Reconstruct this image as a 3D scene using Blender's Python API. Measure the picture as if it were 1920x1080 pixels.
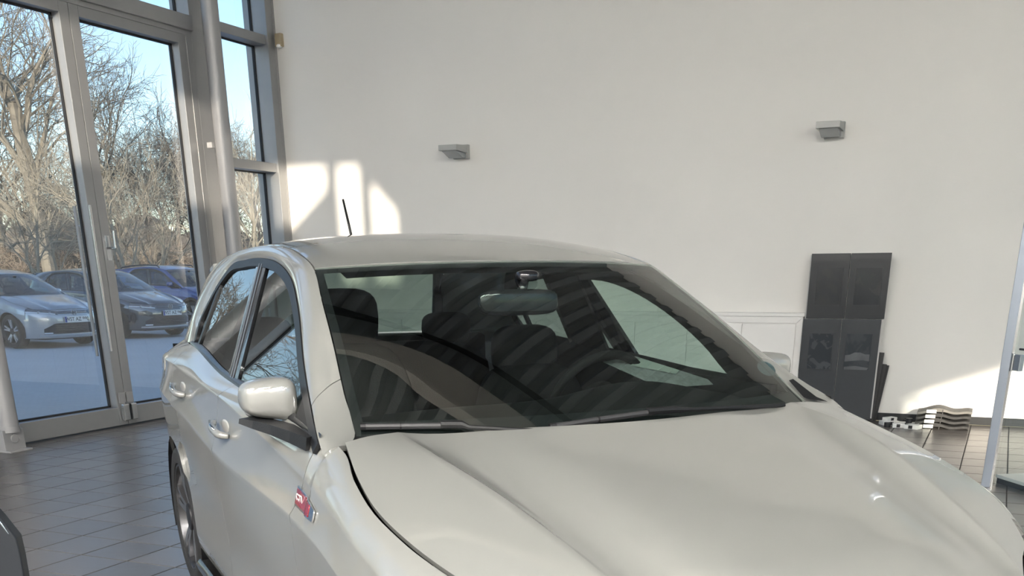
import bpy, bmesh, math, random
import numpy as np
from mathutils import Matrix, Vector

for o in list(bpy.data.objects):
    bpy.data.objects.remove(o)
scene = bpy.context.scene
COL = scene.collection
random.seed(7)
rng = np.random.default_rng(7)

# ------------------------------------------------------------------ camera
# portrait phone photograph cut to its upper 16:9 part: f = 1920 px, principal point 740 px below the frame centre
CAM_H = 1.332
PITCH, ROLL, YAW = -0.3853, 0.00945, 0.429
cy_, sy_ = math.cos(YAW), math.sin(YAW)
cp_, sp_ = math.cos(PITCH), math.sin(PITCH)
cr_, sr_ = math.cos(ROLL), math.sin(ROLL)
Rz = np.array([[cy_, -sy_, 0], [sy_, cy_, 0], [0, 0, 1]])
Rx = np.array([[1, 0, 0], [0, cp_, -sp_], [0, sp_, cp_]])
Ry = np.array([[cr_, 0, sr_], [0, 1, 0], [-sr_, 0, cr_]])
RM = Rz @ Rx @ Ry
cam_data = bpy.data.cameras.new('camera')
cam_data.sensor_width = 36.0
cam_data.lens = 36.0
cam_data.shift_y = 740 / 1920
cam_data.clip_end = 600
cam = bpy.data.objects.new('camera', cam_data)
COL.objects.link(cam)
m = Matrix.Identity(4)
for r in range(3):
    m[r][0] = RM[r, 0]; m[r][1] = RM[r, 2]; m[r][2] = -RM[r, 1]
m[2][3] = CAM_H
cam.matrix_world = m
scene.camera = cam

# ------------------------------------------------------------------ sky, sun, exposure
SUN_DIR = Vector((-0.31, 0.95, -0.175)).normalized()      # the way the light travels
world = bpy.data.worlds.new('world'); scene.world = world
world.use_nodes = True
wn, wl = world.node_tree.nodes, world.node_tree.links
wn.clear()
sky = wn.new('ShaderNodeTexSky')
sky.sky_type = 'NISHITA'
sky.sun_disc = False
sky.sun_elevation = math.radians(24)
sky.sun_rotation = math.atan2(-SUN_DIR.x, -SUN_DIR.y)
sky.altitude = 50; sky.air_density = 1.0; sky.dust_density = 0.1; sky.ozone_density = 2.2
bg = wn.new('ShaderNodeBackground'); bg.inputs['Strength'].default_value = 0.063
wo = wn.new('ShaderNodeOutputWorld')
wl.new(sky.outputs[0], bg.inputs['Color']); wl.new(bg.outputs[0], wo.inputs['Surface'])

sun_data = bpy.data.lights.new('sun', 'SUN')
sun_data.energy = 2.1
sun_data.angle = math.radians(0.6)
sun_data.color = (1.0, 0.88, 0.72)
sun = bpy.data.objects.new('sun', sun_data); COL.objects.link(sun)
sun.rotation_euler = SUN_DIR.to_track_quat('-Z', 'Y').to_euler()
sun.location = (10, -30, 12)

FILL_S = 46.0        # added fill lights (built with the hall)
scene.view_settings.view_transform = 'Standard'
scene.view_settings.look = 'None'
scene.view_settings.exposure = 1.85
scene.view_settings.gamma = 1.0
scene.view_settings.use_curve_mapping = False

# ------------------------------------------------------------------ materials
def mat(name, color, rough=0.5, metal=0.0, noise=0.0, nscale=8.0, bump=0.0, bscale=60.0, coat=0.0, spec=0.5, color2=None, emit=None, emit_s=0.0):
    """node material: base colour varied by a noise texture, optional fine bump"""
    mt = bpy.data.materials.new(name); mt.use_nodes = True
    nt = mt.node_tree; n, l = nt.nodes, nt.links
    b = n['Principled BSDF']
    b.inputs['Roughness'].default_value = rough
    b.inputs['Metallic'].default_value = metal
    b.inputs['Specular IOR Level'].default_value = spec
    b.inputs['Coat Weight'].default_value = coat
    b.inputs['Coat Roughness'].default_value = 0.02
    tc = n.new('ShaderNodeTexCoord')
    nz = n.new('ShaderNodeTexNoise'); nz.inputs['Scale'].default_value = nscale; nz.inputs['Detail'].default_value = 5
    l.new(tc.outputs['Object'], nz.inputs['Vector'])
    cr = n.new('ShaderNodeValToRGB')
    c = np.array(color[:3], float)
    c2 = np.array(color2[:3], float) if color2 else c * (1 - noise)
    cr.color_ramp.elements[0].position = 0.3; cr.color_ramp.elements[1].position = 0.7
    cr.color_ramp.elements[0].color = (*c2, 1); cr.color_ramp.elements[1].color = (*c, 1)
    l.new(nz.outputs['Fac'], cr.inputs['Fac']); l.new(cr.outputs['Color'], b.inputs['Base Color'])
    if bump > 0:
        nb = n.new('ShaderNodeTexNoise'); nb.inputs['Scale'].default_value = bscale; nb.inputs['Detail'].default_value = 3
        l.new(tc.outputs['Object'], nb.inputs['Vector'])
        bp = n.new('ShaderNodeBump'); bp.inputs['Strength'].default_value = bump; bp.inputs['Distance'].default_value = 0.01
        l.new(nb.outputs['Fac'], bp.inputs['Height']); l.new(bp.outputs['Normal'], b.inputs['Normal'])
    if emit:
        b.inputs['Emission Color'].default_value = (*emit, 1); b.inputs['Emission Strength'].default_value = emit_s
    return mt

def glass_mat(name, tint, ior=1.5, rough=0.0):
    """thin pane: fresnel mix of a tinted transparent and a mirror-like layer"""
    mt = bpy.data.materials.new(name); mt.use_nodes = True
    nt = mt.node_tree; n, l = nt.nodes, nt.links
    n.clear()
    out = n.new('ShaderNodeOutputMaterial')
    tr = n.new('ShaderNodeBsdfTransparent'); tr.inputs[0].default_value = (*tint, 1)
    gl = n.new('ShaderNodeBsdfGlossy'); gl.inputs['Roughness'].default_value = rough
    gl.inputs['Color'].default_value = (1, 1, 1, 1)
    fr = n.new('ShaderNodeFresnel'); fr.inputs['IOR'].default_value = ior
    geo = n.new('ShaderNodeNewGeometry')
    # the same fresnel from both faces of the pane
    mi = n.new('ShaderNodeMix'); mi.data_type = 'FLOAT'
    mi.inputs[2].default_value = ior; mi.inputs[3].default_value = 1.0 / ior
    mx = n.new('ShaderNodeMixShader')
    fr2 = n.new('ShaderNodeLayerWeight'); fr2.inputs['Blend'].default_value = 0.5
    # Schlick from the facing term
    inv = n.new('ShaderNodeMath'); inv.operation = 'POWER'; inv.inputs[1].default_value = 5.0
    l.new(fr2.outputs['Facing'], inv.inputs[0])
    r0 = ((ior - 1) / (ior + 1)) ** 2 * 3.2
    mu = n.new('ShaderNodeMath'); mu.operation = 'MULTIPLY_ADD'; mu.inputs[1].default_value = 1 - r0; mu.inputs[2].default_value = r0
    l.new(inv.outputs[0], mu.inputs[0])
    l.new(mu.outputs[0], mx.inputs[0]); l.new(tr.outputs[0], mx.inputs[1]); l.new(gl.outputs[0], mx.inputs[2])
    for nd in (fr, geo, mi):
        n.remove(nd)
    l.new(mx.outputs[0], out.inputs['Surface'])
    return mt

# ------------------------------------------------------------------ object helpers
def tag(o, label=None, cat=None, group=None, kind=None):
    if label: o['label'] = label
    if cat: o['category'] = cat
    if group: o['group'] = group
    if kind: o['kind'] = kind
    return o

def link(o, parent=None):
    COL.objects.link(o)
    if parent is not None: o.parent = parent
    return o

def empty(name, loc=(0, 0, 0), rz=0.0, label=None, cat=None, group=None):
    o = bpy.data.objects.new(name, None); o.empty_display_size = 0.1
    o.location = loc; o.rotation_euler = (0, 0, rz)
    link(o); return tag(o, label, cat, group)

def mobj(name, verts, faces, material, parent=None, smooth=False, loc=None, angle=None):
    me = bpy.data.meshes.new(name)
    me.from_pydata([tuple(map(float, v)) for v in verts], [], [tuple(int(i) for i in f) for f in faces])
    me.update()
    if material is not None: me.materials.append(material)
    if smooth:
        me.polygons.foreach_set('use_smooth', [True] * len(me.polygons))
        if angle is not None:
            me.set_sharp_from_angle(angle=math.radians(angle))
    o = bpy.data.objects.new(name, me)
    if loc is not None: o.location = loc
    return link(o, parent)

class MB:
    """collects simple shapes and links them as ONE mesh"""
    def __init__(s): s.v = []; s.f = []
    def add(s, v, f):
        k = len(s.v); s.v += [tuple(map(float, p)) for p in v]; s.f += [tuple(i + k for i in q) for q in f]; return s
    def box(s, x0, x1, y0, y1, z0, z1):
        v = [(x0,y0,z0),(x1,y0,z0),(x1,y1,z0),(x0,y1,z0),(x0,y0,z1),(x1,y0,z1),(x1,y1,z1),(x0,y1,z1)]
        return s.add(v, [(0,3,2,1),(4,5,6,7),(0,1,5,4),(1,2,6,5),(2,3,7,6),(3,0,4,7)])
    def tube(s, pts, rad, n=8, cap=True):
        pts = [Vector(p) for p in pts]
        rad = rad if hasattr(rad, '__len__') else [rad] * len(pts)
        V = []; up = Vector((0, 0, 1))
        t0 = (pts[1] - pts[0]).normalized()
        if abs(t0.dot(up)) > 0.95: up = Vector((1, 0, 0))
        a = t0.cross(up).normalized()
        for i, p in enumerate(pts):
            t = (pts[min(i+1, len(pts)-1)] - pts[max(i-1, 0)]).normalized()
            a = (a - t * a.dot(t)).normalized(); b = t.cross(a)
            for k in range(n):
                w = 2 * math.pi * k / n
                V.append(p + (a * math.cos(w) + b * math.sin(w)) * rad[i])
        F = []
        for i in range(len(pts) - 1):
            for k in range(n):
                k2 = (k + 1) % n
                F.append((i*n+k, i*n+k2, (i+1)*n+k2, (i+1)*n+k))
        if cap:
            F.append(tuple(range(n - 1, -1, -1))); F.append(tuple((len(pts)-1)*n + k for k in range(n)))
        return s.add(V, F)
    def prism(s, poly, axis, a0, a1):
        """poly: 2D outline; extruded along axis from a0 to a1. axis x -> (y,z), y -> (x,z), z -> (x,y)"""
        def p3(p, a):
            return {'x': (a, p[0], p[1]), 'y': (p[0], a, p[1]), 'z': (p[0], p[1], a)}[axis]
        n = len(poly)
        V = [p3(p, a0) for p in poly] + [p3(p, a1) for p in poly]
        F = [tuple(range(n)), tuple(range(2*n-1, n-1, -1))] + [(i, i+n, (i+1) % n + n, (i+1) % n) for i in range(n)]
        return s.add(V, F)
    def build(s, name, material, parent=None, smooth=False, angle=40, bevel=0.0, loc=None, segs=2):
        o = mobj(name, s.v, s.f, material, parent, smooth, loc, angle if smooth else None)
        bm = bmesh.new(); bm.from_mesh(o.data)
        bmesh.ops.recalc_face_normals(bm, faces=bm.faces)
        if bevel > 0:
            bmesh.ops.bevel(bm, geom=[e for e in bm.edges if len(e.link_faces) == 2 and e.calc_face_angle(0) > 0.5], offset=bevel, segments=segs, affect='EDGES', profile=0.6, clamp_overlap=True)
        bm.to_mesh(o.data); bm.free()
        return o

def copy_tree(o, parent=None):
    c = o.copy(); COL.objects.link(c); c.parent = parent
    for ch in list(o.children):
        copy_tree(ch, c)
    return c

def text_mesh(name, body, size, material, parent, mtx, depth=0.001, bold=0.0):
    cu = bpy.data.curves.new(name, 'FONT'); cu.body = body; cu.size = size; cu.extrude = depth
    cu.align_x = 'CENTER'; cu.align_y = 'CENTER'; cu.offset = bold
    t = bpy.data.objects.new(name, cu); COL.objects.link(t)
    dg = bpy.context.evaluated_depsgraph_get()
    me = bpy.data.meshes.new_from_object(t.evaluated_get(dg))
    bpy.data.objects.remove(t)
    me.materials.clear(); me.materials.append(material)
    me.transform(mtx)
    o = bpy.data.objects.new(name, me); return link(o, parent)

# ------------------------------------------------------------------ curve and surface helpers
def pchip(xs, ys, xq):
    xs = np.asarray(xs, float); ys = np.asarray(ys, float); xq = np.clip(np.asarray(xq, float), xs[0], xs[-1])
    h = np.diff(xs); d = np.diff(ys) / h
    mm = np.zeros_like(ys); mm[0] = d[0]; mm[-1] = d[-1]
    for i in range(1, len(xs) - 1):
        if d[i-1] * d[i] > 0:
            w1 = 2*h[i] + h[i-1]; w2 = h[i] + 2*h[i-1]
            mm[i] = (w1 + w2) / (w1 / d[i-1] + w2 / d[i])
    i = np.clip(np.searchsorted(xs, xq, side='right') - 1, 0, len(xs) - 2)
    t = (xq - xs[i]) / h[i]
    return ((2*t**3 - 3*t**2 + 1) * ys[i] + (t**3 - 2*t**2 + t) * h[i] * mm[i] + (-2*t**3 + 3*t**2) * ys[i+1] + (t**3 - t**2) * h[i] * mm[i+1])

def spline(P, n=None, tq=None, breaks=()):
    """curve through the points P (k,3); chord-length Catmull-Rom tangents, broken at the indices in breaks"""
    P = np.asarray(P, float); k = len(P)
    seg = np.linalg.norm(np.diff(P, axis=0), axis=1) + 1e-9
    t = np.concatenate([[0], np.cumsum(seg)]); T = t[-1]
    if tq is None: tq = np.linspace(0, 1, n)
    tq = np.asarray(tq) * T
    d = np.diff(P, axis=0) / seg[:, None]
    ml = np.zeros_like(P); mr = np.zeros_like(P)
    for i in range(k):
        if i == 0: a = b = d[0]
        elif i == k-1: a = b = d[-1]
        elif i in breaks: a, b = d[i-1], d[i]
        else: a = b = (d[i-1] * seg[i] + d[i] * seg[i-1]) / (seg[i] + seg[i-1])
        ml[i], mr[i] = a, b
    i = np.clip(np.searchsorted(t, tq, side='right') - 1, 0, k - 2)
    u = ((tq - t[i]) / seg[i])[:, None]; h = seg[i][:, None]
    return (2*u**3 - 3*u**2 + 1) * P[i] + (u**3 - 2*u**2 + u) * h * mr[i] + (-2*u**3 + 3*u**2) * P[i+1] + (u**3 - u**2) * h * ml[i+1]

def loft(rails, nu, nv, breaks=(), tq=None):
    """rails: list of control polylines; returns the grid (nu, nv, 3)"""
    R = np.stack([spline(r, nu, tq) for r in rails], 1)
    return np.stack([spline(R[i], nv, None, breaks) for i in range(R.shape[0])], 0)

def gnormals(G):
    du = np.gradient(G, axis=0); dv = np.gradient(G, axis=1)
    n = np.cross(du, dv); return n / (np.linalg.norm(n, axis=2, keepdims=True) + 1e-12)

CENTER = np.array([1.2, 0, 0.75])
def panel(name, G, material, parent, flange=0.014, shrink=0.002, mirror=False, smooth=True, center=CENTER, out=0.0, angle=None, sides='abcd'):
    """a sheet with its rim folded inward; G is a (nu, nv, 3) grid"""
    G = np.array(G, float)
    n = gnormals(G)
    if ((G - center) * n).sum(2).mean() < 0: n = -n; flip = True
    else: flip = False
    G = G + n * out
    nu, nv = G.shape[:2]
    if shrink:
        def step(A, B):
            d = B - A; L = np.linalg.norm(d, axis=1, keepdims=True) + 1e-9
            return A + d / L * np.minimum(shrink, 0.45 * L)
        if 'a' in sides: G[0] = step(G[0], G[1])
        if 'b' in sides: G[-1] = step(G[-1], G[-2])
        if 'c' in sides: G[:, 0] = step(G[:, 0], G[:, 1])
        if 'd' in sides: G[:, -1] = step(G[:, -1], G[:, -2])
    V = G.reshape(-1, 3); N = n.reshape(-1, 3)
    idx = np.arange(nu * nv).reshape(nu, nv)
    F = np.stack([idx[:-1, :-1], idx[1:, :-1], idx[1:, 1:], idx[:-1, 1:]], -1).reshape(-1, 4)
    V = list(V); F = [tuple(f) for f in F]
    if flange:
        ring = list(idx[:, 0]) + list(idx[-1, 1:]) + list(idx[::-1, -1][1:]) + list(idx[0, ::-1][1:-1])
        k0 = len(V)
        for r in ring: V.append(V[r] - N[r] * flange)
        L = len(ring)
        # doubled rim so that the face of the sheet keeps its own smooth normals
        k1 = len(V)
        for r in ring: V.append(V[r])
        for j in range(L):
            j2 = (j + 1) % L
            F.append((k1 + j2, k1 + j, k0 + j, k0 + j2))
    V = np.array(V)
    if mirror:
        V[:, 1] *= -1; flip = not flip
    if flip: F = [f[::-1] for f in F]
    return mobj(name, V, F, material, parent, smooth, None, angle)

def both(name, G, material, parent, **k):
    return panel(name, G, material, parent, **k), panel(name, G, material, parent, mirror=True, **k)
# ------------------------------------------------------------------ the showroom
WX = -7.25           # inner face of the glazed front (left)
WY = 10.16           # back wall
SY = -4.0            # wall behind the camera
EX = 9.0             # far right side
CEIL = 5.4
m_wall = mat('white_plaster', (.80, .785, .75), .75, noise=.03, nscale=1.2, bump=.06, bscale=90)
m_ceil = mat('painted_deck', (.37, .395, .40), .45, noise=.05, nscale=3)
m_frame = mat('anodised_frame', (.34, .345, .35), .38, metal=.55, noise=.04, nscale=6)
m_frame2 = mat('painted_steel', (.36, .36, .365), .45, metal=.3, noise=.05, nscale=5)
m_gasket = mat('gasket', (.02, .02, .022), .6, noise=.1)
m_pane = glass_mat('pane_glass', (.93, .97, .97), 1.5)
m_grout = mat('grout', (.055, .052, .05), .8, noise=.15, nscale=20)
m_base = mat('skirting', (.028, .031, .034), .6, noise=.1, spec=.3)
m_chrome = mat('brushed_steel', (.62, .63, .64), .22, metal=1.0, noise=.05)
m_black = mat('black_plastic', (.02, .02, .022), .45, noise=.1)
m_white = mat('white_lacquer', (.80, .79, .77), .35, noise=.02)

def tile_mat():
    mt = mat('stone_tile', (.118, .108, .100), .34, noise=.25, nscale=5, bump=.03, bscale=25, spec=1.0, color2=(.085, .080, .078))
    nt = mt.node_tree; n, l = nt.nodes, nt.links; b = n['Principled BSDF']; b.inputs['Coat Roughness'].default_value = .22
    oi = n.new('ShaderNodeObjectInfo'); hs = n.new('ShaderNodeHueSaturation')
    mp = n.new('ShaderNodeMapRange'); mp.inputs['To Min'].default_value = .86; mp.inputs['To Max'].default_value = 1.14
    l.new(oi.outputs['Random'], mp.inputs['Value']); l.new(mp.outputs[0], hs.inputs['Value'])
    src = b.inputs['Base Color'].links[0].from_socket
    l.new(src, hs.inputs['Color']); l.new(hs.outputs[0], b.inputs['Base Color'])
    rn = n.new('ShaderNodeTexNoise'); rn.inputs['Scale'].default_value = 7
    mr = n.new('ShaderNodeMapRange'); mr.inputs['To Min'].default_value = .24; mr.inputs['To Max'].default_value = .36
    tc = n.new('ShaderNodeTexCoord'); l.new(tc.outputs['Object'], rn.inputs['Vector'])
    l.new(rn.outputs['Fac'], mr.inputs['Value']); l.new(mr.outputs[0], b.inputs['Roughness'])
    return mt
m_tile = tile_mat()

# floor: a grout bed with single tiles 30 cm square, laid parallel to the walls
floor = MB().box(WX - .25, EX, SY, WY, -.20, -.004).build('floor', m_grout); tag(floor, kind='structure')
PX, PY = .3045, .3060
tx0, ty0 = -.13, 8.29
tv = []
def tile_shape(w, d, e=.0025, h=.004):
    a, b = w/2, d/2
    V = [(-a,-b,-h),(a,-b,-h),(a,b,-h),(-a,b,-h),(-a,-b,-e),(a,-b,-e),(a,b,-e),(-a,b,-e),(-a+e,-b+e,0),(a-e,-b+e,0),(a-e,b-e,0),(-a+e,b-e,0)]
    F = [(8,9,10,11)] + [(i, (i+1) % 4, 4+(i+1) % 4, 4+i) for i in range(4)] + [(4+i, 4+(i+1) % 4, 8+(i+1) % 4, 8+i) for i in range(4)]
    return V, F
tV, tF = tile_shape(PX - .007, PY - .007)
cand = []
for i in range(-24, 31):
    for j in range(-41, 7):
        cx, cy = tx0 + (i + .5) * PX, ty0 + (j + .5) * PY
        if cx < WX - .12 or cx > EX or cy < SY or cy > WY: continue
        v = RM.T @ (np.array([cx, cy, 0]) - np.array([0, 0, CAM_H]))
        if v[1] > .1:
            u, w_ = 960 + 1920*v[0]/v[1], 1280 - 1920*v[2]/v[1]
        else: u, w_ = -999, -999
        vis = -40 < u < 1960 and 700 < w_ < 1120
        # what the car stands over or hides is not in view
        hid = vis and ((330 < u < 1640) or (1640 <= u < 1880 and w_ > 780 + (u - 1640) * .72 + 40))
        cand.append((0 if vis and not hid else 1, -1/(v[1]**2) if v[1] > .1 else 0, cx, cy))
cand.sort()
tile_me = None; rest = MB()
for k, (flag, _, cx, cy) in enumerate(cand):
    if k < 300 and flag == 0:
        if tile_me is None:
            o = mobj('floor_tile', tV, tF, m_tile, floor, loc=(cx, cy, 0)); tile_me = o.data
        else:
            o = bpy.data.objects.new('floor_tile', tile_me); o.location = (cx, cy, 0); link(o, floor)
    else:
        rest.add([(a + cx, b + cy, c) for a, b, c in tV], tF)
tag(rest.build('floor_tile_field', m_tile, floor), kind='stuff')

# walls
wall_b = MB().box(WX - .25, EX + .2, WY, WY + .25, 0, CEIL + .14).build('wall_back', m_wall); tag(wall_b, kind='structure')
bb = MB().box(WX, EX, WY - .012, WY, 0, .068).build('baseboard_back', m_base, bevel=.003); tag(bb, kind='structure')
# wall behind the camera, its unseen openings shaped to throw the sun patches
def sun_src(x, z, y=WY):     # point of the south wall from which the sun reaches (x, y, z)
    s = (y - SY) / SUN_DIR.y
    return x - SUN_DIR.x * s, z - SUN_DIR.z * s
open_poly = []
def add_open(pts): open_poly.append([sun_src(x, z) for x, z in pts])
add_open([(-8.35, 2.72), (-7.98, 2.72), (-7.98, 1.66), (-8.35, 1.66)])
add_open([(-7.88, 2.60), (-7.52, 2.60), (-7.52, 1.66), (-7.88, 1.66)])
add_open([(-7.40, 2.34), (-6.75, 2.34), (-6.75, 2.13), (-7.25, 1.74), (-7.40, 1.74)])
add_open([(-6.61, 2.33), (-6.34, 2.33), (-6.34, 1.20), (-6.61, 1.20)])
add_open([(-6.20, 2.17), (-5.91, 1.88), (-5.91, 1.20), (-6.20, 1.20)])
add_open([(-.69, .20), (.02, .46), (.75, .72), (.75, -.25), (-.69, -.25)])
bm = bmesh.new()
outer = [(WX - .25, 0), (EX + .2, 0), (EX + .2, CEIL + .14), (WX - .25, CEIL + .14)]
edges = []
for poly in [outer] + open_poly:
    vs = [bm.verts.new((x, SY, z)) for x, z in poly]
    edges += [bm.edges.new((vs[i], vs[(i+1) % len(vs)])) for i in range(len(vs))]
bmesh.ops.triangle_fill(bm, use_beauty=True, use_dissolve=False, edges=edges)
ext = bmesh.ops.extrude_face_region(bm, geom=list(bm.faces))
bmesh.ops.translate(bm, verts=[g for g in ext['geom'] if isinstance(g, bmesh.types.BMVert)], vec=(0, -.04, 0))
bmesh.ops.recalc_face_normals(bm, faces=bm.faces)
me = bpy.data.meshes.new('wall_front'); bm.to_mesh(me); bm.free(); me.materials.append(m_wall)
wall_s = link(bpy.data.objects.new('wall_front', me)); tag(wall_s, kind='structure')

# ceiling: trapezoidal steel deck, ribs towards the back wall
def deck():
    V = []; F = []; pitch = .31; x = WX - .25; prof = []
    while x < EX + .2:
        prof += [(x, CEIL), (x + .115, CEIL), (x + .155, CEIL + .135), (x + .27, CEIL + .135)]; x += pitch
    for px, pz in prof: V += [(px, SY, pz), (px, WY + .2, pz)]
    for i in range(len(prof) - 1): F.append((2*i, 2*i+1, 2*i+3, 2*i+2))
    return V, F
dv, df = deck()
ceil = mobj('ceiling', dv, df, m_ceil); tag(ceil, kind='structure')
MB().box(WX - .4, EX + .3, SY - .1, WY + .3, CEIL + .14, CEIL + .35).build('roof_slab', m_ceil, ceil)
m_beam = mat('beam_cream', (.66, .63, .57), .5, noise=.04, nscale=4)
MB().box(WX - .2, EX, 3.72, 4.08, CEIL - .34, CEIL).build('roof_beam', m_beam, ceil, bevel=.01)
MB().tube([(WX, 4.55, CEIL - .06), (EX, 4.55, CEIL - .06)], .05, 10).build('cable_duct', m_gasket, ceil, smooth=True)

# ---- glazed front: curtain wall of posts, transoms and panes along x = WX
fr = empty('wall_left', (0, 0, 0)); tag(fr, kind='structure')
XI, XO, XG = -7.28, -7.50, -7.44
def bar_y(y0, y1, z0, z1, xi=XI, xo=XO, name='transom', par=fr, bv=.004, m_=None):
    return MB().box(xo, xi, y0, y1, z0, z1).build(name, m_ or m_frame, par, bevel=bv)
def pane_x(y0, y1, z0, z1, par=fr, x=XG, name='pane'):
    MB().box(x - .004, x + .004, y0, y1, z0, z1)
    o = mobj(name, [(x, y0, z0), (x, y1, z0), (x, y1, z1), (x, y0, z1)], [(0, 1, 2, 3)], m_pane, par)
    mb = MB()
    for a, b, c, d in ((y0, y0 + .012, z0, z1), (y1 - .012, y1, z0, z1), (y0, y1, z0, z0 + .012), (y0, y1, z1 - .012, z1)):
        mb.box(x - .012, x + .014, a, b, c, d)
    mb.build('gasket', m_gasket, o)
    return o
TOPZ = CEIL - .06
bar_y(10.02, WY, 0, CEIL, WX, XO - .03, 'end_post')
MB().box(-7.285, WX + .004, WY - .03, WY + .001, .07, CEIL).build('corner_trim', m_frame2, fr)
posts = [(8.88, 9.13), (5.74, 5.93)]
for a, b in posts: bar_y(a, b, 0, TOPZ, name='post')
bar_y(SY, WY, TOPZ, CEIL + .1, name='head_rail')
# narrow bay beside the back wall
bar_y(9.05, 10.02, 0, .12, name='transom')
zs = [.12, 1.16, 2.29, 3.46, 4.55, TOPZ]
for z in (1.16, 2.29, 3.46, 4.55): bar_y(9.05, 10.02, z, z + .085, name='transom')
for a, b in ((.12, 1.16), (1.245, 2.29), (2.375, 3.46), (3.545, 4.55), (4.635, TOPZ)): pane_x(9.05, 10.02, a, b)
# over the doors
bar_y(5.93, 8.88, 3.39, 3.51, XI + .03, name='transom'); bar_y(5.93, 8.88, 4.55, 4.635, name='transom')
for a, b in ((5.93, 7.37), (7.43, 8.88)):
    pane_x(a, b, 3.51, 4.55); pane_x(a, b, 4.635, TOPZ)
bar_y(7.37, 7.43, 3.51, TOPZ, name='post')
MB().box(XO, XI, 5.93, 5.99, 0, 3.39).box(XO, XI, 8.80, 8.88, 0, 3.39).box(XO, XI, 5.99, 8.80, 3.35, 3.39).build('door_frame', m_frame, fr, bevel=.003)
# bays further along, out of the picture but seen mirrored in the car
y = 5.74; 
while y > SY + .4:
    y0 = max(y - 1.55, SY)
    bar_y(y0, y0 + .12, 0, TOPZ, name='post')
    for z in (0.0, 1.16, 2.29, 3.46, 4.55): bar_y(y0 + .12, y, z, z + .085, name='transom')
    for a, b in ((.085, 1.16), (1.245, 2.29), (2.375, 3.46), (3.545, 4.55), (4.635, TOPZ)): pane_x(y0 + .12, y, a, b)
    y = y0
# doors
def leaf(n, y0, y1, hinge):
    d = empty('door_%d' % n, (XI, (y0 + y1)/2, 0)); tag(d, kind='structure')
    x0, x1 = -.13, -.005
    h = (y1 - y0) / 2
    MB().box(x0, x1, -h, -h + .102, .012, 3.35).build('stile', m_frame, d, bevel=.004)
    MB().box(x0, x1, h - .102, h, .012, 3.35).build('stile', m_frame, d, bevel=.004)
    MB().box(x0, x1, -h + .102, h - .102, .012, .17).build('bottom_rail', m_frame, d, bevel=.004)
    MB().box(x0, x1, -h + .102, h - .102, 3.27, 3.35).build('top_rail', m_frame, d, bevel=.004)
    p = mobj('pane', [(-.10, -h + .10, .17), (-.10, h - .10, .17), (-.10, h - .10, 3.27), (-.10, -h + .10, 3.27)], [(0, 1, 2, 3)], m_pane, d)
    mb = MB()
    for a, b, c, e in ((-h + .10, -h + .115, .17, 3.27), (h - .115, h - .10, .17, 3.27), (-h + .1, h - .1, .17, .185), (-h + .1, h - .1, 3.255, 3.27)):
        mb.box(-.11, -.088, a, b, c, e)
    mb.build('gasket', m_gasket, p)
    return d, h
dl, hl = leaf(1, 5.995, 7.397, 0)
dr, hr = leaf(2, 7.403, 8.798, 1)
# outside bar handle and inside bar of the left leaf
yb = 7.385 - (5.995 + 7.397)/2
mb = MB().tube([(-.25, yb, .61), (-.25, yb, 1.86)], .015, 12)
for z in (.80, 1.70): mb.tube([(-.10, yb - .005, z), (-.25, yb, z)], .011, 8)
mb.build('bar_handle', m_frame2, dl, smooth=True)
MB().box(-.002, .010, .60, .622, .66, 1.86).build('pull_strip', m_chrome, dl, bevel=.003)
mb = MB().box(-.004, .008, -hr + .025, -hr + .075, 1.42, 1.62); mb.tube([(.0, -hr + .05, 1.52), (.045, -hr + .05, 1.52), (.05, -hr + .08, 1.52), (.05, -hr + .085, 1.66)], .010, 8)
mb.build('lock_plate', m_chrome, dr, smooth=True)
for d_, h_ in ((dl, hl - .045), (dr, -hr + .045)):
    MB().box(0, .05, h_ - .032, h_ + .032, .05, .20).build('floor_bolt', m_chrome, d_, bevel=.01)
    MB().box(0, .012, h_ - .04, h_ + .04, .21, .30).build('bolt_plate', m_frame2, d_, bevel=.003)
# round columns just inside the front
for k, yc in enumerate((8.965, 5.93, 2.57, -.63, -3.6)):
    c = empty('trim_%d' % (k + 1), (-7.105, yc, 0)); tag(c, kind='structure')
    MB().tube([(0, 0, .16), (0, 0, CEIL)], .078, 28).build('shaft', m_frame2, c, smooth=True)
    mb = MB(); mb.box(-.04, .04, -.10, .10, 0, .17)
    mb.tube([(-.05, 0, .10), (.05, 0, .10)], .035, 16)
    mb.box(-.10, .10, -.11, .11, 0, .015)
    mb.build('foot_bracket', m_frame2, c, bevel=.004)
    MB().tube([(0, 0, .15), (0, 0, .20)], .085, 28).build('foot_collar', m_frame2, c, smooth=True)
    if k == 0:
        MB().box(-.12, -.06, -.10, -.06, 2.42, 2.47).build('tie_bracket', m_frame2, c, bevel=.004)

# right-hand side of the hall: glazed as well, far outside the picture
er = empty('wall_right', (0, 0, 0)); tag(er, kind='structure')
y = SY
while y < WY:
    MB().box(EX, EX + .2, y, y + .12, 0, CEIL).build('post', m_frame, er)
    y2 = min(y + 1.9, WY)
    mobj('pane', [(EX + .1, y + .12, .1), (EX + .1, y2, .1), (EX + .1, y2, CEIL), (EX + .1, y + .12, CEIL)], [(0, 1, 2, 3)], m_pane, er)
    for z in (0, 2.3, 3.5): MB().box(EX, EX + .2, y + .12, y2, z, z + .09).build('transom', m_frame, er)
    y = y2

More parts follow.
